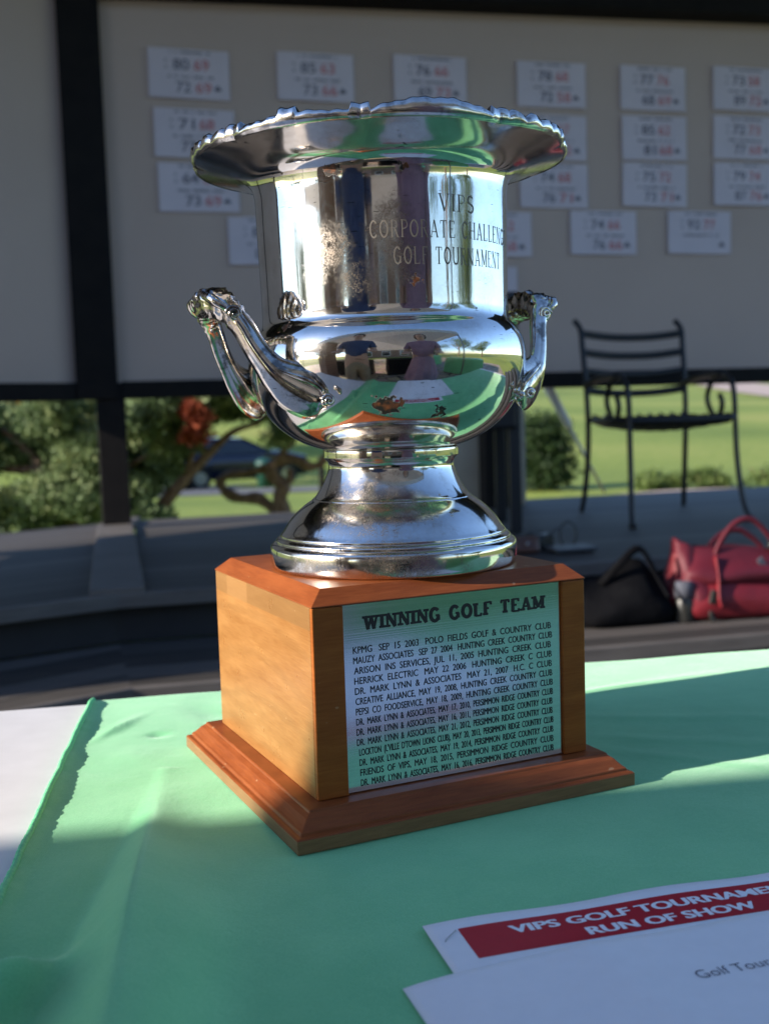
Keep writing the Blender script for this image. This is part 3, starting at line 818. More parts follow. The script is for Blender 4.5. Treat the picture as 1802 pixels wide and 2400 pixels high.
# ------------------------------------------------------------------ score sheets on the board
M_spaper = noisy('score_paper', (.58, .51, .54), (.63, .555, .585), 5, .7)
M_grey = mat('grey_print', (.20, .19, .21), .7); M_blk = mat('black_marker', (.17, .16, .19), .6); M_rmk = mat('red_marker', (.56, .20, .20), .6)
sheets = [
 ('c', .193, 1.898, '80', '69', '72', '69', 'top sheet of the leftmost column'), ('c', .206, 1.640, '71', '68', '77', '69', 'middle of the leftmost column'),
 ('c', .214, 1.403, '64', '68', '73', '69', 'lowest in the leftmost column'), ('c', .769, 1.912, '85', '63', '73', '66', 'above the left part of the cup brim'),
 ('c', 1.320, 1.928, '76', '66', '69', '73', 'above the middle of the cup brim'), ('c', 1.938, 1.932, '78', '68', '72', '58', 'top sheet right of the cup'),
 ('c', 1.940, 1.682, '79', '67', '82', '62', 'right of the cup, cut by the brim'), ('c', 1.942, 1.452, '74', '68', '76', '71', 'lowest in the column right of the cup'),
 ('c', 2.485, 1.940, '77', '76', '68', '69', 'top of the column above the armchair'), ('c', 2.490, 1.697, '85', '62', '81', '68', 'middle of the column above the armchair'),
 ('c', 2.492, 1.468, '75', '72', '73', '71', 'lowest in the column above the armchair'), ('c', 3.002, 1.960, '73', '58', '89', '72', 'top sheet at the right edge'),
 ('c', 3.004, 1.716, '72', '73', '77', '68', 'middle sheet at the right edge'), ('c', 3.006, 1.484, '79', '74', '87', '76', 'lowest in the column at the right edge'),
 ('l', .516, 1.170, '81', '70', '83', '66', 'low sheet left of the cup body'), ('l', 1.640, 1.214, '77', '62', '70', '68', 'low sheet right of the cup body'),
 ('l', 2.206, 1.228, '74', '66', '76', '66', 'low sheet above the armchair'), ('l', 2.742, 1.236, '92', '77', '', '', 'single score on a low sheet, far right'),
 ('l', 1.560, .950, '', '', '', '', 'lowest sheet, mostly behind the cup above its right handle')]
SW, SH = .358, .214
for i, (kk, s0, zt, a1, b1, a2, b2, where) in enumerate(sheets):
    tilt = R(rng.uniform(-.7, .9)); cx_, cz_ = s0 + SW / 2, zt - SH / 2
    c0, s_ = math.cos(tilt), math.sin(tilt)
    def q(x, y, o): # x right, y up from the sheet centre, o towards the viewer
        return tuple(wp(cx_ + x * c0 - y * s_, cz_ + x * s_ + y * c0, -(.0055 + o)))
    nx, ny = 12, 6; ph = rng.uniform(0, 6)
    cv = lambda x, y: .0012 * (1 + math.sin(14 * x + ph)) + .006 * max(0, (abs(y) / (SH / 2)) - .8) * (1 + math.sin(9 * x + ph))
    V = [q(-SW / 2 + SW * a / nx, -SH / 2 + SH * b / ny, cv(-SW / 2 + SW * a / nx, -SH / 2 + SH * b / ny)) for b in range(ny + 1) for a in range(nx + 1)]
    F = [(b * (nx + 1) + a, b * (nx + 1) + a + 1, (b + 1) * (nx + 1) + a + 1, (b + 1) * (nx + 1) + a) for b in range(ny) for a in range(nx)]
    sh = mesh_obj('score_sheet', V, F, M_spaper, None, True)
    lab = 'score sheet ' + (f'{a1} {b1}' + (f' over {a2} {b2}, ' if a2 else ', ') if a1 else 'without large numbers, ') + where
    tag(sh, lab, 'score sheet', 'score sheets taped to the board')
    def put(name, m, items, bold):
        mb = MB()
        for tx, x, y, cap, wd in items:
            if not tx: continue
            v, f = text_geo(tx, cap, wd, 'CENTER', bold)
            mb.add([q(x + px, y + py, .0045) for px, py, _ in v], f)
        if mb.v: mb.build(name, m, sh)
    put('black_numbers', M_blk, [(a1, -.035, .018, .048, .070), (a2, -.028, -.080, .048, .064)], .006)
    put('red_numbers', M_rmk, [(b1, .055, .018, .048, .066), (b2, .062, -.080, .048, .070)], .006)
    mb = MB()
    for y, x0, x1 in ((.088, -.085, .095), (-.018, -.095, .105)) if a1 else ():
        x = x0
        while x < x1:   # illegible small print: runs of letter-sized marks
            w = rng.uniform(.005, .011); h = rng.uniform(.007, .011)
            mb.add([q(x, y, .0045), q(x + w * .8, y, .0045), q(x + w * .8, y + h, .0045), q(x, y + h, .0045)], [(0, 1, 2, 3)])
            x += w + (.016 if rng.random() < .15 else .001)
    for y in ((.05, .02) if a1 else (.03, -.02)):
        mb.add([q(-.105, y, .0045), q(-.099, y, .0045), q(-.099, y + .012, .0045), q(-.105, y + .012, .0045)], [(0, 1, 2, 3)])
    if mb.v: mb.build('small_print', M_grey, sh)
    # little shamrock-like stamp at the right
    mb = MB()
    sx, sy = (.125, -.062) if a1 else (.0, .06)
    for dx, dy in ((-.007, 0), (.007, 0), (0, .008)):
        mb.add([q(sx + dx, sy + dy, .0045)] + [q(sx + dx + .0085 * math.cos(t), sy + dy + .0085 * math.sin(t), .0045) for t in np.linspace(0, 2 * math.pi, 10)[:-1]], [(0, k + 1, (k + 1) % 9 + 1) for k in range(9)])
    mb.build('stamp', M_blk, sh)

# ------------------------------------------------------------------ furniture and bags on the deck
M_iron = mat('black_iron', (.014, .015, .018), .45, .3)
DZ = -.22
# wrought-iron armchair, frame given by its own axes: right (w), forward (f)
ch = tag(empty('patio_chair', (1.19, 4.72, DZ)), 'black wrought-iron armchair with slatted back and scrolled arms, facing the table', 'chair')
CW = Vector((.945, .327, 0)); CF = Vector((.10, -.995, 0))
def cp_(w, f, z): return CW * w + CF * f + Vector((0, 0, z))
HB, HF = .262, .25   # half widths
for sg in (-1, 1):
    back = catmull([cp_(sg * .272, -.345, .006), cp_(sg * .262, -.315, .10), cp_(sg * .255, -.285, .25), cp_(sg * .255, -.275, .42), cp_(sg * .258, -.29, .58), cp_(sg * .262, -.325, .75), cp_(sg * .264, -.345, .825), cp_(sg * .264 - .022, -.375, .868)], 5)
    MB().tube(back, [.012] * 5 + [.013] * (len(back) - 5), 8).build('rear_leg', M_iron, ch, True)
    fr = catmull([cp_(sg * .275, .375, .006), cp_(sg * .262, .33, .09), cp_(sg * .252, .295, .25), cp_(sg * .25, .28, .42), cp_(sg * .25, .275, .49), cp_(sg * .25, .25, .56), cp_(sg * .25, .16, .600), cp_(sg * .25, .05, .575), cp_(sg * .25, -.01, .51), cp_(sg * .25, .02, .455), cp_(sg * .25, .075, .422), cp_(sg * .25, .13, .435), cp_(sg * .25, .15, .48), cp_(sg * .25, .125, .515)], 5)
    MB().tube(fr, .0115, 8).build('front_leg', M_iron, ch, True)
    MB().tube(catmull([cp_(sg * .257, -.285, .575), cp_(sg * .254, -.1, .598), cp_(sg * .25, .16, .603)], 5), .014, 8, flat=[1.3] * 11).build('armrest', M_iron, ch, True)
    MB().ball(tuple(cp_(sg * .275, .378, .012)), .02, 5, (1, 1, .6)).build('foot_pad', M_iron, ch, True)
sv = MB()
for k in range(9):
    w = -.23 + .46 * k / 8
    pts = [cp_(w, -.275, .425), cp_(w, -.1, .412 - .02 * (1 - (w / .25) ** 2)), cp_(w, .1, .41 - .02 * (1 - (w / .25) ** 2)), cp_(w, .275, .42)]
    sv.tube(catmull(pts, 4), .022, 6, flat=[.2] * 13)
sv.tube(catmull([cp_(-.25, .28, .42), cp_(0, .30, .415), cp_(.25, .28, .42)], 5), .014, 8); sv.tube([cp_(-.255, -.275, .42), cp_(.255, -.275, .42)], .012, 8)
sv.tube([cp_(-.25, -.275, .42), cp_(-.25, .28, .42)], .012, 8); sv.tube([cp_(.25, -.275, .42), cp_(.25, .28, .42)], .012, 8)
sv.build('seat', M_iron, ch, True)
for z, f in ((.800, -.338), (.715, -.318), (.630, -.300), (.545, -.287)):
    sl = MB().tube(catmull([cp_(-.262, f, z + .008), cp_(-.10, f - .022, z - .008), cp_(.10, f - .022, z - .008), cp_(.262, f, z + .008)], 5), .017, 8, flat=[.35] * 16)
    sl.build('back_slat', M_iron, ch, True)
# black side chair mostly hidden by the cup
c2 = tag(empty('side_chair', (.34, 4.45, DZ)), 'plain black side chair mostly hidden behind the cup, in front of the tan pier', 'chair')
for x, y, h in ((.172, -.20, .93), (-.26, -.22, .93), (.16, .22, .44), (-.24, .20, .44)):
    MB().bar((x * 1.0, y, .002), (x, y + (.03 if h > .5 else 0), h), .046, .04).build('leg', M_iron, c2, bevel=.004)
MB().box((-.05, 0, .455), (.46, .46, .10)).build('seat', M_iron, c2, bevel=.012)
MB().bar((-.25, -.19, .78), (.165, -.17, .78), .02, .16).build('backrest', M_iron, c2, bevel=.004)
MB().bar((-.18, -.1, .02), (-.10, .10, .40), .03, .03).build('brace', M_iron, c2)
# white pole leaning on the rail
M_wpole = mat('white_grip', (.85, .84, .82), .5); M_shaft = mat('pale_shaft', (.42, .43, .46), .35, .6)
a = Vector((1.222, 6.06, -.215)); b = Vector((.842, 5.66, .40)); mid_ = a.lerp(b, .60)
pole = tag(empty('leaning_pole', a), 'slim white pole with a thicker upper grip, leaning behind the armchair', 'pole')
MB().cyl((0, 0, 0), mid_ - a, .008, .009).build('shaft', M_shaft, pole, True)
MB().tube([mid_ - a, mid_ - a + (b - mid_) * .1, b - a], [.014, .021, .025], 12).build('grip', M_wpole, pole, True)

# bags on the step in front of the deck (tread at z = -.36)
SZ = -.36; GA = R(13)
M_rnylon = noisy('red_nylon', (.13, .007, .013), (.19, .011, .018), 9, .55, .5, .004, spec=.4)
M_dnylon = noisy('burgundy_nylon', (.085, .006, .014), (.12, .008, .018), 9, .6, .4, .004)
M_blkfab = noisy('black_fabric', (.004, .004, .005), (.008, .008, .009), 20, .9, .5, .004, spec=.05)
M_buckle = mat('black_plastic', (.02, .02, .018), .35); M_gold = mat('gold_zip', (.55, .42, .22), .4, .7); M_greycl = noisy('grey_blue_cloth', (.06, .065, .085), (.09, .095, .12), 40, .8)
def soft_bag(name, m, parent, L, Dp, H, top, seed, n=40, rows=14, topfn=None):
    rr = np.random.default_rng(seed); mb = MB(); rings = []
    for j in range(rows + 1):
        t = j / rows; k = 1 - (1 - top) * smoothstep((t - .25) / .75); bul = 1 + .06 * math.sin(math.pi * min(1, t * 1.6))
        if t < .12: bul *= .90 + .10 * t / .12
        ring = []
        for i in range(n):
            a = 2 * math.pi * i / n; ca, sa = math.cos(a), math.sin(a)
            x = L / 2 * math.copysign(abs(ca) ** .55, ca); y = Dp / 2 * math.copysign(abs(sa) ** .65, sa)
            wr = 1 + .025 * math.sin(3 * a + 5 * t + seed) + .018 * math.sin(7 * a - 9 * t + seed * 2)
            hh = H * (topfn(x / L) if topfn else 1)
            ring.append((x * bul * wr * (.94 + .06 * k), y * bul * wr * k, t * hh + .004 * math.sin(5 * a + seed) * t))
        rings.append(ring)
    mb.rings(rings); o = mb.build(name, m, parent, True, sub=1); return o
rb = tag(empty('handbag', (1.045, 3.20, SZ), GA), 'slouching red nylon bag with two loop handles, buckle strap and zip, on the wooden step', 'bag')
slope = lambda x: 1.08 - .42 * smoothstep((x + .30) / .75)
soft_bag('body', M_rnylon, rb, .47, .23, .185, .34, 3, topfn=slope)
soft_bag('side_pocket', M_dnylon, rb, .15, .20, .185, .34, 5, topfn=lambda x: 1.0 - .5 * x).location = (-.145, .004, .010)
fl_ = soft_bag('upper_shell', M_dnylon, rb, .40, .205, .105, .42, 8, topfn=lambda x: 1.05 - .9 * max(0, x)); fl_.location = (-.005, .004, .098)  # separate darker shell over the upper part of the bag
for y, m_, dx in ((-.045, M_dnylon, 0), (.035, M_dnylon, .01)):
    k_ = 1.0 if y < 0 else .72
    hd = catmull([(-.115 + dx, y, .14), (-.10 + dx, y, .14 + .065 * k_), (-.055 + dx, y - .004, .14 + .128 * k_), (.0 + dx, y - .006, .14 + .142 * k_), (.045 + dx, y - .004, .14 + .110 * k_), (.082 + dx, y, .14 + .060 * k_), (.095 + dx, y, .13)], 5)
    MB().tube(hd, .0085, 8, flat=[.6] * len(hd)).build('handle', m_, rb, True)
fl = catmull([(-.115, -.052, .175), (-.125, -.085, .12), (-.135, -.105, .07), (-.130, -.108, .045)], 5)
MB().tube(fl, .022, 8, flat=[.22] * len(fl)).build('strap', M_rnylon, rb, True)
MB().box((-.150, -.108, .072), (.024, .012, .040), M=Matrix.Rotation(R(15), 3, 'Y')).build('buckle', M_buckle, rb, bevel=.003)
MB().tube(catmull([(-.150, -.106, .055), (-.158, -.108, .02), (-.150, -.11, .004)], 4), .008, 6, flat=[.3] * 9).build('strap_end', M_buckle, rb, True)
zp = catmull([(.030, -.080, .135), (.075, -.096, .095), (.115, -.104, .050)], 6)
MB().tube([(p[0], p[1] - .006, p[2]) for p in zp[6:]], .0055, 8).build('zip', M_gold, rb, True)
MB().box((.025, -.082, .148), (.020, .006, .055), M=Matrix.Rotation(R(-35), 3, 'Y')).build('tag', M_greycl, rb, bevel=.002)
MB().tube([(.07, -.05, .19), (.078, -.045, .215)], .014, 8).build('clip', M_buckle, rb, True)
bb = tag(empty('shoulder_bag', (.665, 3.10, SZ), GA), 'slumped black bag on the step between the wooden block and the red bag', 'bag')
soft_bag('body', M_blkfab, bb, .28, .17, .165, .30, 9, topfn=lambda x: .80 + .45 * math.exp(-((x - .12) / .20) ** 2))
hd = catmull([(-.07, -.03, .12), (-.02, -.05, .18), (.05, -.03, .215), (.09, -.05, .14), (.11, -.09, .08)], 5)
MB().tube(hd, .011, 8, flat=[.4] * len(hd)).build('strap', M_blkfab, bb, True)
bt = tag(empty('bottle', (.845, 3.085, SZ)), 'small dark bottle with a grey-blue cap beside the red bag', 'bottle')
MB().lathe([(.0001, 0), (.026, 0), (.028, .006), (.028, .062), (.024, .070), (.022, .072)], 24).build('body', M_buckle, bt, True)
MB().lathe([(.022, .072), (.0265, .073), (.027, .110), (.024, .116), (.0001, .117)], 24).build('cap', M_greycl, bt, True)
# odds and ends on the deck edge
M_leather = noisy('brown_leather', (.07, .028, .018), (.11, .045, .028), 25, .5, .3, .002)
pz = tag(empty('pouch', (.455, 3.62, DZ), R(12)), 'small brown leather pouch on the deck edge by the cup foot', 'pouch')
soft_bag('body', M_leather, pz, .11, .07, .055, .55, 4)
MB().ball((.005, -.036, .036), .006, 6).build('snap', M_steel, pz, True)
tb_ = tag(empty('tablet', (.615, 3.62, DZ), R(16)), 'thin silver tablet lying on the deck beside a tangle of black cable', 'tablet')
MB().box((0, 0, .014), (.15, .11, .010)).build('body', mat('dull_aluminium', (.10, .105, .115), .5, .5), tb_, bevel=.003)
MB().box((0, 0, .0045), (.13, .09, .008)).build('cover', M_buckle, tb_, bevel=.002)
kb = []
for i in range(90):
    t = i / 89; a = t * 2 * math.pi * 5.3
    kb.append((.525 + .050 * math.cos(a) * (.5 + .5 * math.sin(7 * t + 1)), 3.70 + .035 * math.sin(a * 1.07), DZ + .006 + .055 * abs(math.sin(a * .5 + t * 3)) * (1 - t * .3)))
for i in range(30):
    a = 2 * math.pi * i / 29; kb.append((.62 + .028 * math.cos(a + 2.5), 3.69, DZ + .052 + .042 * math.sin(a + 2.5)))
cb = MB().tube(kb, .0032, 6).build('cable', M_buckle, None, True)
tag(cb, 'tangled black cable with one upright loop behind the tablet', 'cable')
ad = tag(MB().box((.53, 3.705, DZ + .028), (.075, .05, .052), R(25)).build('charger', M_buckle, bevel=.006), 'black charger block inside the cable tangle on the deck', 'charger')

# ------------------------------------------------------------------ ground, lawn, road
def ground_z(x, y):
    if y < 5: return -.75
    L = (-.35 - .045 * y) if y < 37 else (-2.015 + .078 * (y - 37))
    Rr = -.56 if y < 14 else -.56 + .0335 * (y - 14)
    t = smoothstep((x / max(y, 1) + .03) / .14)
    z = L * (1 - t) + Rr * t
    z += .10 * math.sin(x * .11 + 1) * math.sin(y * .07) * smoothstep((y - 15) / 30)
    k = smoothstep((y - 5) / 1.6)
    return -.75 * (1 - k) + z * k
def sheet(name, xs, ys, m, dz=0.0, fn=None):
    V = []; nx = len(xs)
    for y in ys:
        for x in xs:
            X, Y = fn(x, y) if fn else (x, y); V.append((X, Y, ground_z(X, Y) + dz))
    F = [(j * nx + i, j * nx + i + 1, (j + 1) * nx + i + 1, (j + 1) * nx + i) for j in range(len(ys) - 1) for i in range(nx - 1)]
    return struct(mesh_obj(name, V, F, m, None, True))
M_grass = mat('mown_grass', (.1, .17, .03), .9, 0, .2); g = N(M_grass)
v = g.coords()
big = g.noise(v, .12, 5, .6); fin = g.noise(v, 9, 5, .7)
wvs = g.n('ShaderNodeTexWave', wave_type='BANDS', bands_direction='DIAGONAL'); wvs.inputs['Scale'].default_value = .045; wvs.inputs['Distortion'].default_value = 2; g.l(g.coords(), wvs.inputs['Vector'])
f = g.math('ADD', g.math('ADD', g.math('MULTIPLY', big, .45), g.math('MULTIPLY', fin, .40)), g.math('MULTIPLY', wvs.outputs['Fac'], .12))
g.l(g.ramp(f, [(.30, (.095, .150, .022)), (.50, (.22, .27, .050)), (.72, (.42, .36, .11))]), g.b.inputs['Base Color'])
g.bump(fin, .25, .01)
xs = sorted(set(list(np.linspace(-260, -30, 14)) + list(np.linspace(-30, 40, 90)) + list(np.linspace(40, 260, 14))))
ys = sorted(set(list(np.linspace(-260, -12, 14)) + list(np.linspace(-12, 4.5, 8)) + list(np.linspace(4.5, 8, 16)) + list(np.linspace(8, 60, 60)) + list(np.linspace(60, 420, 30))))
sheet('ground', xs, ys, M_grass)
M_asph = noisy('asphalt', (.10, .10, .105), (.15, .148, .145), 3, .9, .3, .01)
sheet('road', list(np.linspace(-40, .5, 50)), [23.5, 24.5, 26, 27.5, 28.3], M_asph, .02, lambda x, y: (x, y + .10 * (x + 5)))
sheet('parking_area', list(np.linspace(-16, -4.0, 20)), list(np.linspace(29.2, 36, 12)), M_asph, .012)
M_pathm = noisy('pinkish_path', (.40, .30, .25), (.46, .36, .30), 1.5, .9)
sheet('cart_path', [0, 1, 2, 3, 3.6], list(np.linspace(30, 120, 70)), M_pathm, .06, lambda x, y: (15 + (y - 43) * .195 + x, y))
M_mulch = noisy('pale_gravel', (.50, .38, .31), (.60, .48, .40), 24, .95, .8, .02)
sheet('gravel_bed', list(np.linspace(.5, 5.0, 60)), list(np.linspace(6.4, 9.2, 40)), M_mulch, .06, lambda x, y: (x, y + .26 * (x - 1) + .12 * math.sin(3 * x)))
# patio of irregular tan flagstones round the tables
M_flag = mat('flagstones', (.3, .24, .18), .8); g = N(M_flag)
v = g.coords((1.7, 1.7, 1.7))
vo = g.n('ShaderNodeTexVoronoi', feature='DISTANCE_TO_EDGE'); vo.inputs['Scale'].default_value = 1.6; g.l(v, vo.inputs['Vector'])
vc = g.n('ShaderNodeTexVoronoi'); vc.inputs['Scale'].default_value = 1.6; g.l(v, vc.inputs['Vector'])
st_ = g.mix(.35, g.ramp(g.noise(v, 5, 5), [(.3, (.26, .20, .145)), (.7, (.36, .29, .22))]), vc.outputs['Color'])
st_ = g.mix(.75, st_, g.ramp(g.noise(v, 7, 4), [(.3, (.25, .195, .14)), (.7, (.37, .30, .23))]))
g.l(g.mix(g.math('LESS_THAN', vo.outputs['Distance'], .035), st_, (.05, .045, .035)), g.b.inputs['Base Color'])
mb = MB(); mb.add([(-7, -9, -.744), (8, -9, -.744), (8, 2.6, -.744), (-7, 2.6, -.744)], [(0, 1, 2, 3)]); struct(mb.build('patio', M_flag))

# ------------------------------------------------------------------ plants
def leaf_mesh(name, m, parent, blobs, size, seed, elong=1.0):
    """many small leaf sprays scattered through ellipsoid clumps: blob = (centre, radii, count)"""
    rr = np.random.default_rng(seed); Vs = []; n = 0
    for c, r, k in blobs:
        d = rr.normal(size=(k, 3)); d /= np.linalg.norm(d, axis=1)[:, None]
        rad = rr.random(k)[:, None] ** .45
        p = np.array(c) + d * rad * np.array(r) * (1 + .25 * rr.normal(size=(k, 1)) * .5)
        a = rr.normal(size=(k, 3)) + d * .8 + np.array([0, 0, .4]); a /= np.linalg.norm(a, axis=1)[:, None]
        b = np.cross(a, rr.normal(size=(k, 3))); b /= np.linalg.norm(b, axis=1)[:, None]
        s_ = size * (.6 + .8 * rr.random((k, 1)))
        Vs.append(np.stack([p - b * s_ * .35, p + a * s_ * .55 * elong - b * s_ * .1, p + a * s_ * elong, p + b * s_ * .35 + a * s_ * .35 * elong], 1).reshape(-1, 3)); n += k
    V = np.concatenate(Vs); me = bpy.data.meshes.new(name)
    me.vertices.add(len(V)); me.vertices.foreach_set('co', V.ravel().astype(np.float32))
    me.loops.add(n * 4); me.loops.foreach_set('vertex_index', np.arange(n * 4, dtype=np.int32))
    me.polygons.add(n); me.polygons.foreach_set('loop_start', np.arange(0, n * 4, 4, dtype=np.int32))
    me.update(calc_edges=True)
    return link(name, me, m, parent)
def leafmat(name, stops, trans=.25, scale=7):
    m = mat(name, stops[0], .6, 0, .3); g = N(m)
    v = g.coords()
    f = g.math('ADD', g.math('MULTIPLY', g.noise(v, scale, 3), .6), g.math('MULTIPLY', g.noise(v, scale * 7, 2), .4))
    n = len(stops); col = g.ramp(f, [(.34 + .34 * i / (n - 1), c) for i, c in enumerate(stops)])
    g.l(col, g.b.inputs['Base Color'])
    tr = g.n('ShaderNodeBsdfTranslucent'); g.l(col, tr.inputs['Color'])
    mx = g.n('ShaderNodeMixShader'); mx.inputs[0].default_value = trans
    out = m.node_tree.nodes['Material Output']
    g.l(g.b.outputs[0], mx.inputs[1]); g.l(tr.outputs[0], mx.inputs[2]); g.l(mx.outputs[0], out.inputs['Surface'])
    return m
L_jun = leafmat('juniper_leaves', [(.025, .05, .025), (.16, .23, .10), (.42, .46, .22)])  # sunlit specks and dark gaps are put into the leaf colour stops
L_red = leafmat('dead_red_leaves', [(.22, .05, .025), (.40, .10, .05)])
L_dk = leafmat('dark_bush_leaves', [(.012, .030, .010), (.05, .09, .025)])
L_lt = leafmat('light_shrub_leaves', [(.07, .12, .03), (.20, .26, .08)])
L_tree = leafmat('tree_leaves', [(.03, .06, .02), (.08, .13, .04), (.16, .19, .06)], scale=.8)
L_aut = leafmat('autumn_leaves', [(.12, .10, .02), (.35, .22, .04), (.42, .12, .03)], scale=2)
M_bark = noisy('twisted_bark', (.10, .06, .04), (.30, .21, .15), 14, .9, .8, .02, stretch=(3, 3, 1))
def puffs(rr, cx, cy, cz, wx, wy, wz, n, r, k):
    return [((cx + wx * rr.uniform(-1, 1), cy + wy * rr.uniform(-1, 1), cz + wz * rr.uniform(-1, 1)), (r * rr.uniform(.7, 1.3), r * rr.uniform(.7, 1.3), r * rr.uniform(.55, .9)), k) for _ in range(n)]
def gz(x, y, d=.02): return ground_z(x, y) - d
def img(px, row, Y=7.4):  # measured spots of the twisted trunks on a vertical plane (metres)
    k = .00313 * Y / 7.4; return ((px - 831) * k + .0, Y, -.371 + (1100 - row) * k)
rr = np.random.default_rng(5)
# left juniper
tA = tag(empty('juniper_tree', (-2.05, 6.9, gz(-2.05, 6.9))), 'dense grey-green juniper left of the dark corner post', 'tree')
b0 = Vector(tA.location)
rel = lambda p: tuple(Vector(p) - b0)
mb = MB()
mb.tube([rel(p) for p in catmull([(-2.05, 6.9, b0.z), (-1.98, 6.9, -.35), (-2.1, 6.95, -.1), (-2.0, 7.0, .15), (-2.1, 7.0, .4)], 5)], [.07 - .0025 * i for i in range(21)], 8)
for p in ((-1.45, 6.8, .05), (-2.7, 6.8, .1), (-1.6, 7.0, .3), (-2.6, 7.1, .3)):
    mb.tube([rel(q) for q in catmull([(-2.03, 6.92, -.25 + .3 * rr.random()), (.5 * (p[0] - 2.03), 6.9, p[2] - .12), p], 4)], [.035 - .003 * i for i in range(9)], 6)
mb.build('trunk', M_bark, tA, True)
bl = puffs(rr, -2.05, 6.95, .12, .72, .35, .34, 44, .16, 1100) + puffs(rr, -1.95, 6.8, -.30, .55, .25, .14, 18, .13, 900) + puffs(rr, -2.62, 6.9, -.02, .12, .2, .12, 4, .12, 260)
leaf_mesh('crown', L_jun, tA, [(rel(c), r, k) for c, r, k in bl], .038, 21)
# middle juniper with the dead branch
tB = tag(empty('juniper_tree', (-1.52, 6.95, gz(-1.52, 6.95))), 'leaning juniper with one rust-red dead branch, right of the corner post', 'tree'); b0 = Vector(tB.location)
mb = MB()
mb.tube([rel(p) for p in catmull([(-1.52, 6.95, b0.z), (-1.47, 6.95, -.38), (-1.30, 6.95, -.16), (-1.12, 6.97, .02), (-.95, 7.0, .17), (-.78, 7.05, .22)], 5)], [.055 - .0017 * i for i in range(26)], 8)
mb.tube([rel(p) for p in catmull([(-1.25, 6.95, -.1), (-1.18, 6.9, .12), (-1.13, 6.88, .32)], 4)], .022, 6)
mb.tube([rel(p) for p in catmull([(-1.12, 6.97, .02), (-1.25, 7.1, .4), (-.9, 7.1, .9)], 4)], .03, 6)
mb.build('trunk', M_bark, tB, True)
bl = puffs(rr, -1.28, 7.05, .42, .30, .2, .13, 16, .13, 900) + puffs(rr, -1.32, 6.95, .10, .13, .12, .13, 9, .10, 600) + puffs(rr, -.85, 7.05, .44, .33, .2, .16, 20, .13, 900) + puffs(rr, -1.0, 7.1, 1.0, .5, .3, .4, 12, .22, 260) + puffs(rr, -1.50, 6.9, -.42, .14, .1, .07, 6, .09, 220)
leaf_mesh('crown', L_jun, tB, [(rel(c), r, k) for c, r, k in bl], .036, 22)
bl = puffs(rr, -1.135, 6.70, .215, .050, .03, .10, 10, .048, 130)
leaf_mesh('dead_branch', L_red, tB, [(rel(c), r, k) for c, r, k in bl], .045, 23)
# right juniper with the looping trunk
tC = tag(empty('juniper_tree', (-.70, 7.4, gz(-.70, 7.4))), 'juniper with a bare looping twisted trunk, left of the cup stem', 'tree'); b0 = Vector(tC.location)
mb = MB()
l1 = [(-.70, 7.4, b0.z), (-.71, 7.4, -.45), img(598, 1106), img(561, 1077), img(520, 1072), img(486, 1054), img(479, 1035), img(500, 1021), img(540, 1016), img(590, 1003), (-.62, 7.4, .08), (-.45, 7.45, .3)]
mb.tube([rel(p) for p in catmull(l1, 5)], [.044 - .0004 * i + .005 * math.sin(i * .9) for i in range(56)], 10, lambda a, i: 1 + .15 * math.sin(3 * a + i * .5))
l2 = [(-.69, 7.4, -.45), img(606, 1078), img(614, 1050), img(594, 1031), img(592, 1008), img(612, 991), img(647, 994), img(676, 1008), (-.40, 7.42, -.05), (-.28, 7.45, .10)]
mb.tube([rel(p) for p in catmull(l2, 5)], [.058 - .0008 * i + .005 * math.sin(i * .8) for i in range(46)], 10, lambda a, i: 1 + .15 * math.sin(3 * a + i * .6))
mb.tube([rel(p) for p in catmull([img(614, 1050), img(630, 1035), img(628, 1012)], 5)], .022, 8)
mb.build('trunk', M_bark, tC, True)
bl = puffs(rr, -.42, 7.4, .36, .30, .2, .16, 20, .13, 900) + puffs(rr, -.5, 7.4, .8, .5, .3, .3, 10, .22, 260) + puffs(rr, -.70, 7.35, .15, .10, .1, .06, 4, .08, 180)
leaf_mesh('crown', L_jun, tC, [(rel(c), r, k) for c, r, k in bl], .036, 24)
# clipped dark bush, low shrubs beyond the deck on the right
bu = tag(empty('bush', (1.60, 11.0, gz(1.6, 11))), 'rounded dark green bush on the lawn right of the tan pier', 'bush')
h0 = -bu.location.z
mb = MB(); mb.cyl((0, 0, 0), (0, 0, .5), .03, .015, 6); mb.build('stem', M_bark, bu)
leaf_mesh('foliage', L_dk, bu, [((.10 * math.cos(a), .10 * math.sin(a), .20 + .19 * (i % 3)), (.27 - .03 * (i % 3), .25, .22), 1000) for i, a in enumerate(np.linspace(0, 6, 9))], .05, 31)
for i, (x, y, w, h, lb) in enumerate(((2.62, 10.4, .26, .16, 'low light green shrub directly behind the armchair legs'), (3.12, 10.6, .24, .18, 'low yellow-green shrub at the right, between two others'), (3.72, 10.5, .34, .26, 'larger low green shrub at the right edge of the picture'))):
    s_ = tag(empty('shrub', (x, y, gz(x, y))), lb, 'shrub', 'low shrubs along the gravel bed')
    mb = MB()
    for k in range(5): mb.cyl((0, 0, 0), (w * .6 * math.cos(k * 1.3), w * .6 * math.sin(k * 1.3), h * .8), .008, .004, 5)
    mb.build('stems', M_bark, s_)
    leaf_mesh('foliage', L_lt, s_, puffs(rr, 0, 0, h * .55, w * .7, w * .6, h * .3, 8, w * .45, 260), .045, 40 + i)
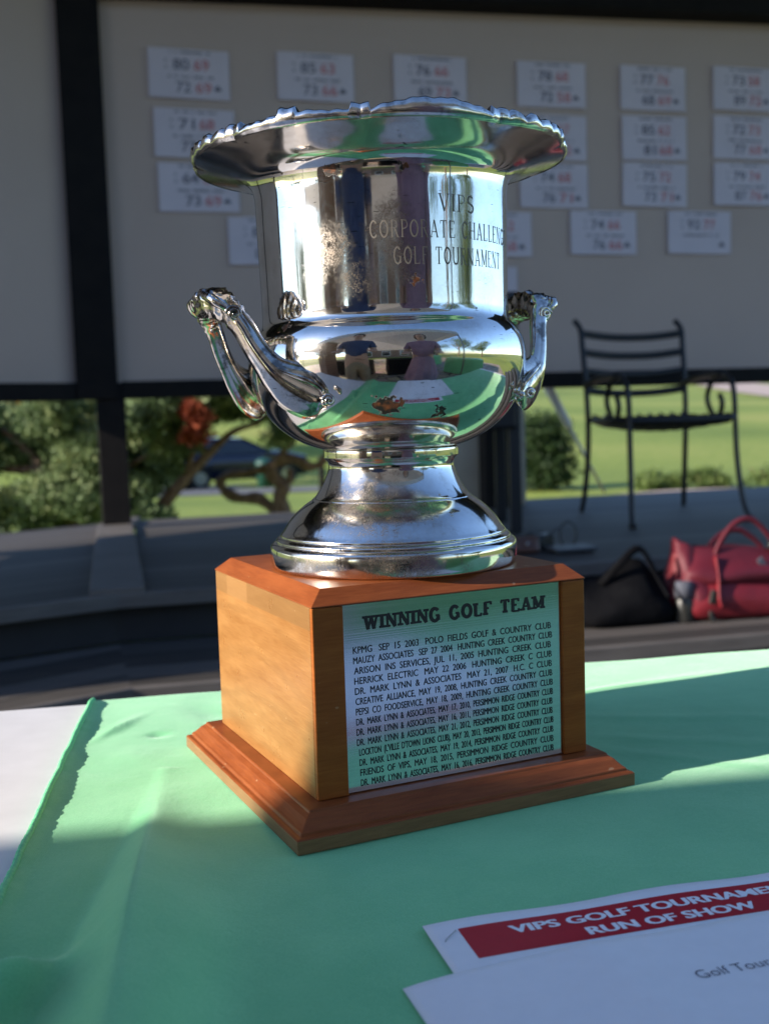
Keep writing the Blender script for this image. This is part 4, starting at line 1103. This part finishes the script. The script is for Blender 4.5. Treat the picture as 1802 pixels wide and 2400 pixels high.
# trees far behind the lawn
def far_tree(x, y, h, w, m, label, seed, n=9, group=None):
    t = tag(empty('tree', (x, y, gz(x, y, .05))), label, 'tree', group); q = np.random.default_rng(seed)
    mb = MB(); mb.tube([(0, 0, 0), (.1 * w, 0, h * .35), (-.05 * w, 0, h * .8)], [h * .035, h * .025, h * .008], 8)
    for k in range(4): mb.tube([(0, 0, h * .35), (w * .3 * math.cos(k * 1.7), w * .3 * math.sin(k * 1.7), h * .65)], [h * .015, h * .006], 6)
    mb.build('trunk', M_bark, t, True)
    leaf_mesh('crown', m, t, [((w * .38 * q.normal() * .8, w * .38 * q.normal() * .8, h * (.62 + .20 * q.normal() * .8)), (w * .28, w * .28, h * .15), 420) for _ in range(n)], h * .035, seed)
    return t
far_tree(-9.6, 33.5, 5.2, 5.0, L_aut, 'orange and yellow autumn tree behind the parked blue car', 51)
far_tree(-12.5, 44, 8, 6, L_tree, 'tall green tree beyond the road, glimpsed above the blue car', 52)
far_tree(-3.4, 60, 7, 6, L_tree, 'broad green tree far up the left lawn, behind the juniper crowns', 53)
# ------------------------------------------------------------------ far objects
def car(name, x, y, rz, paint, label, z=None):
    t = tag(empty(name, (x, y, (ground_z(x, y) + .014) if z is None else z), rz), label, 'car')
    # section outlines along the length: (x, half width, z bottom, z belt, z top, top half width)
    S = [(-2.2, .70, .45, .62, .70, .55), (-2.1, .84, .30, .80, .86, .70), (-1.5, .89, .26, .92, 1.00, .74), (-.9, .90, .25, .95, 1.05, .72), (-.1, .90, .25, .96, 1.44, .60), (.8, .90, .25, .97, 1.48, .60), (1.6, .89, .26, .97, 1.40, .60), (2.05, .86, .32, .92, 1.02, .66), (2.2, .76, .45, .80, .86, .58)]
    rg = []
    for xx, w, zb, zl, zt, tw in S:
        rg.append([(xx, -w * .9, zb), (xx, w * .9, zb), (xx, w, zb + .15), (xx, w, zl), (xx, tw, zt), (xx, tw * .5, zt + .03), (xx, -tw * .5, zt + .03), (xx, -tw, zt), (xx, -w, zl), (xx, -w, zb + .15)])
    MB().rings(rg).build('body', paint, t, True, autos=35, sub=0)
    for sy in (-1, 1):
        mb = MB(); mb.add([(-.72, sy * .915, 1.0), (1.72, sy * .91, 1.0), (1.45, sy * .70, 1.36), (.0, sy * .70, 1.38)], [(0, 1, 2, 3)]); mb.build('side_window', M_glass, t)
        for wx in (-1.38, 1.38):
            mb = MB(); mb.tube([(wx, sy * .70, .32), (wx, sy * .92, .32)], .32, 20); w_ = mb.build('wheel', M_tyre, t, True, autos=40)
            MB().tube([(wx, sy * .90, .32), (wx, sy * .93, .32)], .20, 14).build('rim', M_steel, w_)
        MB().ball((-2.08, sy * .62, .72), .13, 6, (.8, 1.2, .7)).build('headlight', M_lens, t, True)
        MB().ball((2.12, sy * .66, .86), .12, 6, (.6, .9, 1.1)).build('taillight', M_tail, t, True)
    mb = MB(); mb.add([(-.88, -.70, 1.09), (-.88, .70, 1.09), (-.14, .58, 1.46), (-.14, -.58, 1.46)], [(0, 1, 2, 3)]); mb.build('windscreen', M_glass, t)
    mb = MB(); mb.add([(2.02, -.62, 1.10), (2.02, .62, 1.10), (1.64, .56, 1.41), (1.64, -.56, 1.41)], [(0, 1, 2, 3)]); mb.build('rear_window', M_glass, t)
    return t
M_glass = mat('car_glass', (.02, .025, .03), .05, 0, .8); M_tyre = mat('tyre_rubber', (.015, .015, .015), .8); M_lens = mat('clear_lens', (.7, .7, .7), .1, .4); M_tail = mat('red_lens', (.25, .01, .03), .2)
M_blue = mat('blue_car_paint', (.008, .014, .055), .18, .3, .7); M_bkp = mat('black_car_paint', (.008, .010, .03), .18, .3, .7)
car('parked_car', -6.75, 31.3, R(115), M_blue, 'dark blue parked car seen right of the corner post, headlight towards the deck')
car('parked_car', -4.55, 33.2, R(-150), M_bkp, 'blue-black parked car behind the looping juniper trunk')
bn = tag(empty('litter_bin', (-3.25, 30, ground_z(-3.25, 30))), 'small dark green bin on the lawn beyond the looping trunk', 'bin')
M_bin = mat('green_bin_paint', (.01, .06, .045), .5)
MB().lathe([(.0001, .0), (.20, 0), (.23, .62), (.24, .64), (.22, .66)], 20).build('body', M_bin, bn, True); MB().lathe([(.25, .66), (.25, .72), (.12, .80), (.0001, .82)], 20).build('lid', M_bin, bn, True)
bo = tag(MB().tube([(-.90, 16, ground_z(-.9, 16) - .02), (-.90, 16, -.37), (-.90, 16, -.33)], [.045, .045, .03], 12).build('marker_post', M_dark, None, True), 'short dark post on the lawn just left of the cup stem', 'post')

# ------------------------------------------------------------------ what stands behind the camera (seen mirrored in the cup)
M_canvas = mat('white_canvas', (.74, .74, .75), .8, 0, .2); g = N(M_canvas)
tr = g.n('ShaderNodeBsdfTranslucent'); tr.inputs['Color'].default_value = (.70, .70, .72, 1)
mx = g.n('ShaderNodeMixShader'); mx.inputs[0].default_value = .12
out = M_canvas.node_tree.nodes['Material Output']
g.l(g.b.outputs[0], mx.inputs[1]); g.l(tr.outputs[0], mx.inputs[2]); g.l(mx.outputs[0], out.inputs['Surface'])
TA = math.atan(.155)
tent = tag(empty('canopy_tent', (-1.6, -.395, -.745), TA), 'white canopy tent on steel legs over the near end of the table', 'tent')
EH = 2.095                       # eave height above the patio
x0, x1, yb = -3.05, 3.05, -5.6
mb = MB(); apex = (0, yb / 2, EH + 1.15)
cs = [(x0, 0, EH), (x1, 0, EH), (x1, yb, EH), (x0, yb, EH)]
mb.rings([[(x, y, EH - .22) for x, y, _ in cs], cs, [(x * .5, yb / 2 + (y - yb / 2) * .5, EH + .52) for x, y, _ in cs], [(x * .01, yb / 2 + (y - yb / 2) * .01, EH + 1.15) for x, y, _ in cs]], False, True)
mb.build('canopy', M_canvas, tent)
for x, y, _ in cs:
    MB().cyl((x * .985, y if y else -.03, 0), (x * .985, y if y else -.03, EH - .02), .02).build('leg', M_steel, tent, True)
# clubhouse with a brown brick end and white trim
M_brick = mat('brown_brick', (.2, .1, .06), .85); g = N(M_brick)
bt_ = g.n('ShaderNodeTexBrick'); bt_.inputs['Scale'].default_value = 3.2
for k, c in (('Color1', (.22, .10, .055, 1)), ('Color2', (.15, .07, .04, 1)), ('Mortar', (.32, .28, .24, 1))): bt_.inputs[k].default_value = c
g.l(g.coords(rot=(R(90), 0, 0)), bt_.inputs['Vector']); g.l(bt_.outputs['Color'], g.b.inputs['Base Color'])
M_trim = mat('white_trim', (.70, .69, .66), .6); M_roof = noisy('grey_shingles', (.06, .06, .065), (.11, .11, .11), 5, .9)
club = tag(empty('clubhouse', (3.0, -15, -.75)), 'brown brick clubhouse with white trim behind the tent', 'building')
MB().box((0, 0, 1.6), (16, 6, 3.2)).build('wall', M_brick, club)
mb = MB(); mb.add([(-8.5, 3.5, 3.2), (8.5, 3.5, 3.2), (8.5, -3.5, 3.2), (-8.5, -3.5, 3.2), (-7, 0, 5.0), (7, 0, 5.0)], [(0, 1, 5, 4), (1, 2, 5), (2, 3, 4, 5), (3, 0, 4), (3, 2, 1, 0)]); mb.build('roof', M_roof, club)
for i in range(5):
    x = -6.4 + 3.2 * i
    f_ = MB().box((x, 3.02, 1.55), (1.5, .08, 1.9)).build('window', M_trim, club); MB().box((x, 3.07, 1.55), (1.3, .02, 1.7)).build('pane', M_glass, f_)
# round-about tables under the tent and trees
def side_table(x, y, rz, label, mt=None):
    t = tag(empty('side_table', (x, y, -.744), rz), label, 'table', 'cloth-covered tables beyond the tent')
    MB().rings([[(-.95, -.42, .02), (.95, -.42, .02), (.95, .42, .02), (-.95, .42, .02)], [(-.92, -.39, .74), (.92, -.39, .74), (.92, .39, .74), (-.92, .39, .74)]]).build('cloth', mt or M_cloth, t, bevel=.01)
side_table(2.9, -.6, R(70), 'green-covered table right of the tent, mirrored in the cup')
side_table(2.6, -3.4, R(5), 'green-covered table under the back of the tent')
side_table(-1.5, -1.9, R(12), 'black-covered table behind the person in blue', M_blkfab)
side_table(.9, -2.1, R(-6), 'black-covered table behind the person in pink', M_blkfab)
pl = tag(empty('brick_pillar', (-1.95, -1.0, -.744), R(8)), 'square brown brick pillar left of the tent corner', 'pillar')
MB().box((0, 0, 1.05), (.50, .50, 2.1)).build('shaft', M_brick, pl, bevel=.006); MB().box((0, 0, 2.14), (.60, .60, .08)).build('cap', M_trim, pl, bevel=.008)
far_tree(-17, -12, 6.0, 5, L_tree, 'leafy tree standing beyond the patio on the left', 61)
far_tree(-24, -3, 5.5, 5, L_tree, 'leafy tree farthest left of the tent', 62)
far_tree(14, -8, 8, 6, L_tree, 'tall leafy tree right of the clubhouse', 63)
far_tree(18, -2, 7, 6, L_tree, 'leafy tree by the lawn on the far right', 64)

def skin_fig(name, joints, edges, m, parent=None, root=0, sub=2):
    me = bpy.data.meshes.new(name); me.from_pydata([j[0] for j in joints], edges, []); o = link(name, me, m, parent)
    md = o.modifiers.new('skin', 'SKIN'); md.use_smooth_shade = True
    for i, (p, r) in enumerate(joints):
        sv_ = me.skin_vertices[0].data[i]; sv_.radius = r if isinstance(r, tuple) else (r, r); sv_.use_root = (i == root)
    s_ = o.modifiers.new('sub', 'SUBSURF'); s_.levels = s_.render_levels = sub
    return o
M_skin = noisy('skin', (.46, .27, .19), (.52, .31, .23), 30, .5); M_hair = noisy('dark_hair', (.02, .013, .01), (.05, .03, .02), 60, .6)
M_denim = noisy('blue_plaid_shirt', (.012, .025, .085), (.06, .09, .19), 60, .8); M_khaki = noisy('khaki_trousers', (.25, .20, .13), (.30, .25, .17), 14, .85)
M_pink = noisy('pink_dress', (.26, .15, .21), (.34, .21, .27), 10, .8)
def person(x, y, rz, label, tall, shirt, lower, skirt, long_hair):
    t = tag(empty('person', (x, y, -.744), rz), label, 'person'); k = tall / 1.75
    J = []; E_ = []
    def add(p, r, par=None):
        J.append((tuple(c * k for c in p), tuple(q * k for q in r) if isinstance(r, tuple) else r * k))
        if par is not None: E_.append((par, len(J) - 1))
        return len(J) - 1
    pel = add((0, 0, .95), (.155, .105)); bel = add((0, .01, 1.12), (.135, .10), pel); chs = add((0, 0, 1.32), (.165, .11), bel)
    nk0 = add((0, -.01, 1.46), (.075, .07), chs); nk = add((0, .0, 1.53), .052, nk0); hd = add((0, .02, 1.60), (.072, .085), nk); h2 = add((0, .02, 1.68), (.076, .092), hd); add((0, .015, 1.75), (.045, .055), h2)
    for sg in (-1, 1):
        hp2 = add((sg * .09, 0, .88), .092, pel); kn = add((sg * .10, .015, .50), .058, hp2); an_ = add((sg * .10, -.01, .09), .040, kn); hl = add((sg * .10, .05, .035), .036, an_); add((sg * .11, .18, .025), .026, hl)
        sh_ = add((sg * .18, -.01, 1.41), .055, chs); el = add((sg * .235, .04, 1.13), .041, sh_); wr = add((sg * .17, .26, 1.10), .026, el)
        pm = add((sg * .155, .32, 1.105), (.034, .016), wr)
        for f_, (dx, ln) in enumerate(((-.030, .062), (-.011, .072), (.010, .068), (.029, .052))):
            a1 = add((sg * .152 + dx * .85, .355, 1.108), .0095, pm); a2 = add((sg * .150 + dx, .355 + ln * .6, 1.098), .0088, a1); add((sg * .150 + dx, .355 + ln, 1.080), .0075, a2)
        th = add((sg * .125, .305, 1.115), .011, wr); add((sg * .105, .335, 1.112), .009, th)
    body = skin_fig('body', J, E_, M_skin, t)
    # clothes: slightly larger shells on the same joints
    T = [((0, 0, .93), (.172, .122)), ((0, .01, 1.12), (.152, .118)), ((0, 0, 1.32), (.182, .128)), ((0, -.01, 1.455), (.092, .086))]
    Te = [(0, 1), (1, 2), (2, 3)]
    for sg in (-1, 1):
        n = len(T); T += [((sg * .185, -.01, 1.405), (.068, .068)), ((sg * .225, .025, 1.20), (.062, .062))]; Te += [(2, n), (n, n + 1)]
    skin_fig('shirt', [(tuple(c * k for c in p), tuple(q * k for q in r)) for p, r in T], Te, shirt, t)
    if skirt:
        pr = [(.135, 1.02), (.165, .95), (.205, .80), (.245, .62), (.25, .60), (.23, .60), (.15, .95)]
        MB().lathe([(r * k, z * k) for r, z in pr], 48, rmod=lambda a, i: 1 + (.05 * math.sin(14 * a) if i in (2, 3, 4) else 0)).build('skirt', lower, t, True)
    else:
        T = [((0, 0, .98), (.162, .115)), ((0, 0, .90), (.16, .118))]; Te = [(0, 1)]
        for sg in (-1, 1):
            n = len(T); T += [((sg * .095, 0, .84), (.104, .104)), ((sg * .10, .015, .50), (.074, .074)), ((sg * .10, -.01, .10), (.062, .066))]; Te += [(1, n), (n, n + 1), (n + 1, n + 2)]
        skin_fig('trousers', [(tuple(c * k for c in p), tuple(q * k for q in r)) for p, r in T], Te, lower, t)
    MB().ball((0, -.005 * k, 1.70 * k), .105 * k, 10, (.86, 1.0, .92)).build('hair', M_hair, t, True) if not long_hair else MB().ball((0, -.03 * k, 1.66 * k), .118 * k, 10, (.86, .85, 1.25)).build('hair', M_hair, t, True)
    for sg in (-1, 1):
        MB().ball((sg * .031 * k, .100 * k, 1.665 * k), .011 * k, 6).build('eye', M_trim, t, True)
        MB().ball((sg * .081 * k, .015 * k, 1.65 * k), .024 * k, 6, (.4, .8, 1.2)).build('ear', M_skin, t, True)
        MB().ball((sg * .11 * k, .11 * k, .035 * k), .055 * k, 8, (.85, 2.2, .65)).build('shoe', M_leather, t, True)
    MB().ball((0, .117 * k, 1.635 * k), .015 * k, 6, (.8, 1.2, 1.5)).build('nose', M_skin, t, True)
    MB().ball((0, .104 * k, 1.590 * k), .020 * k, 6, (1.2, .5, .3)).build('mouth', M_pink, t, True)
person(-.40, -.16, R(-22), 'person in a blue plaid shirt and khaki trousers, behind the camera', 1.80, M_denim, M_khaki, False, False)
person(.46, -.12, R(28), 'person in a pink top and skirt, behind the camera', 1.68, M_pink, M_pink, True, True)
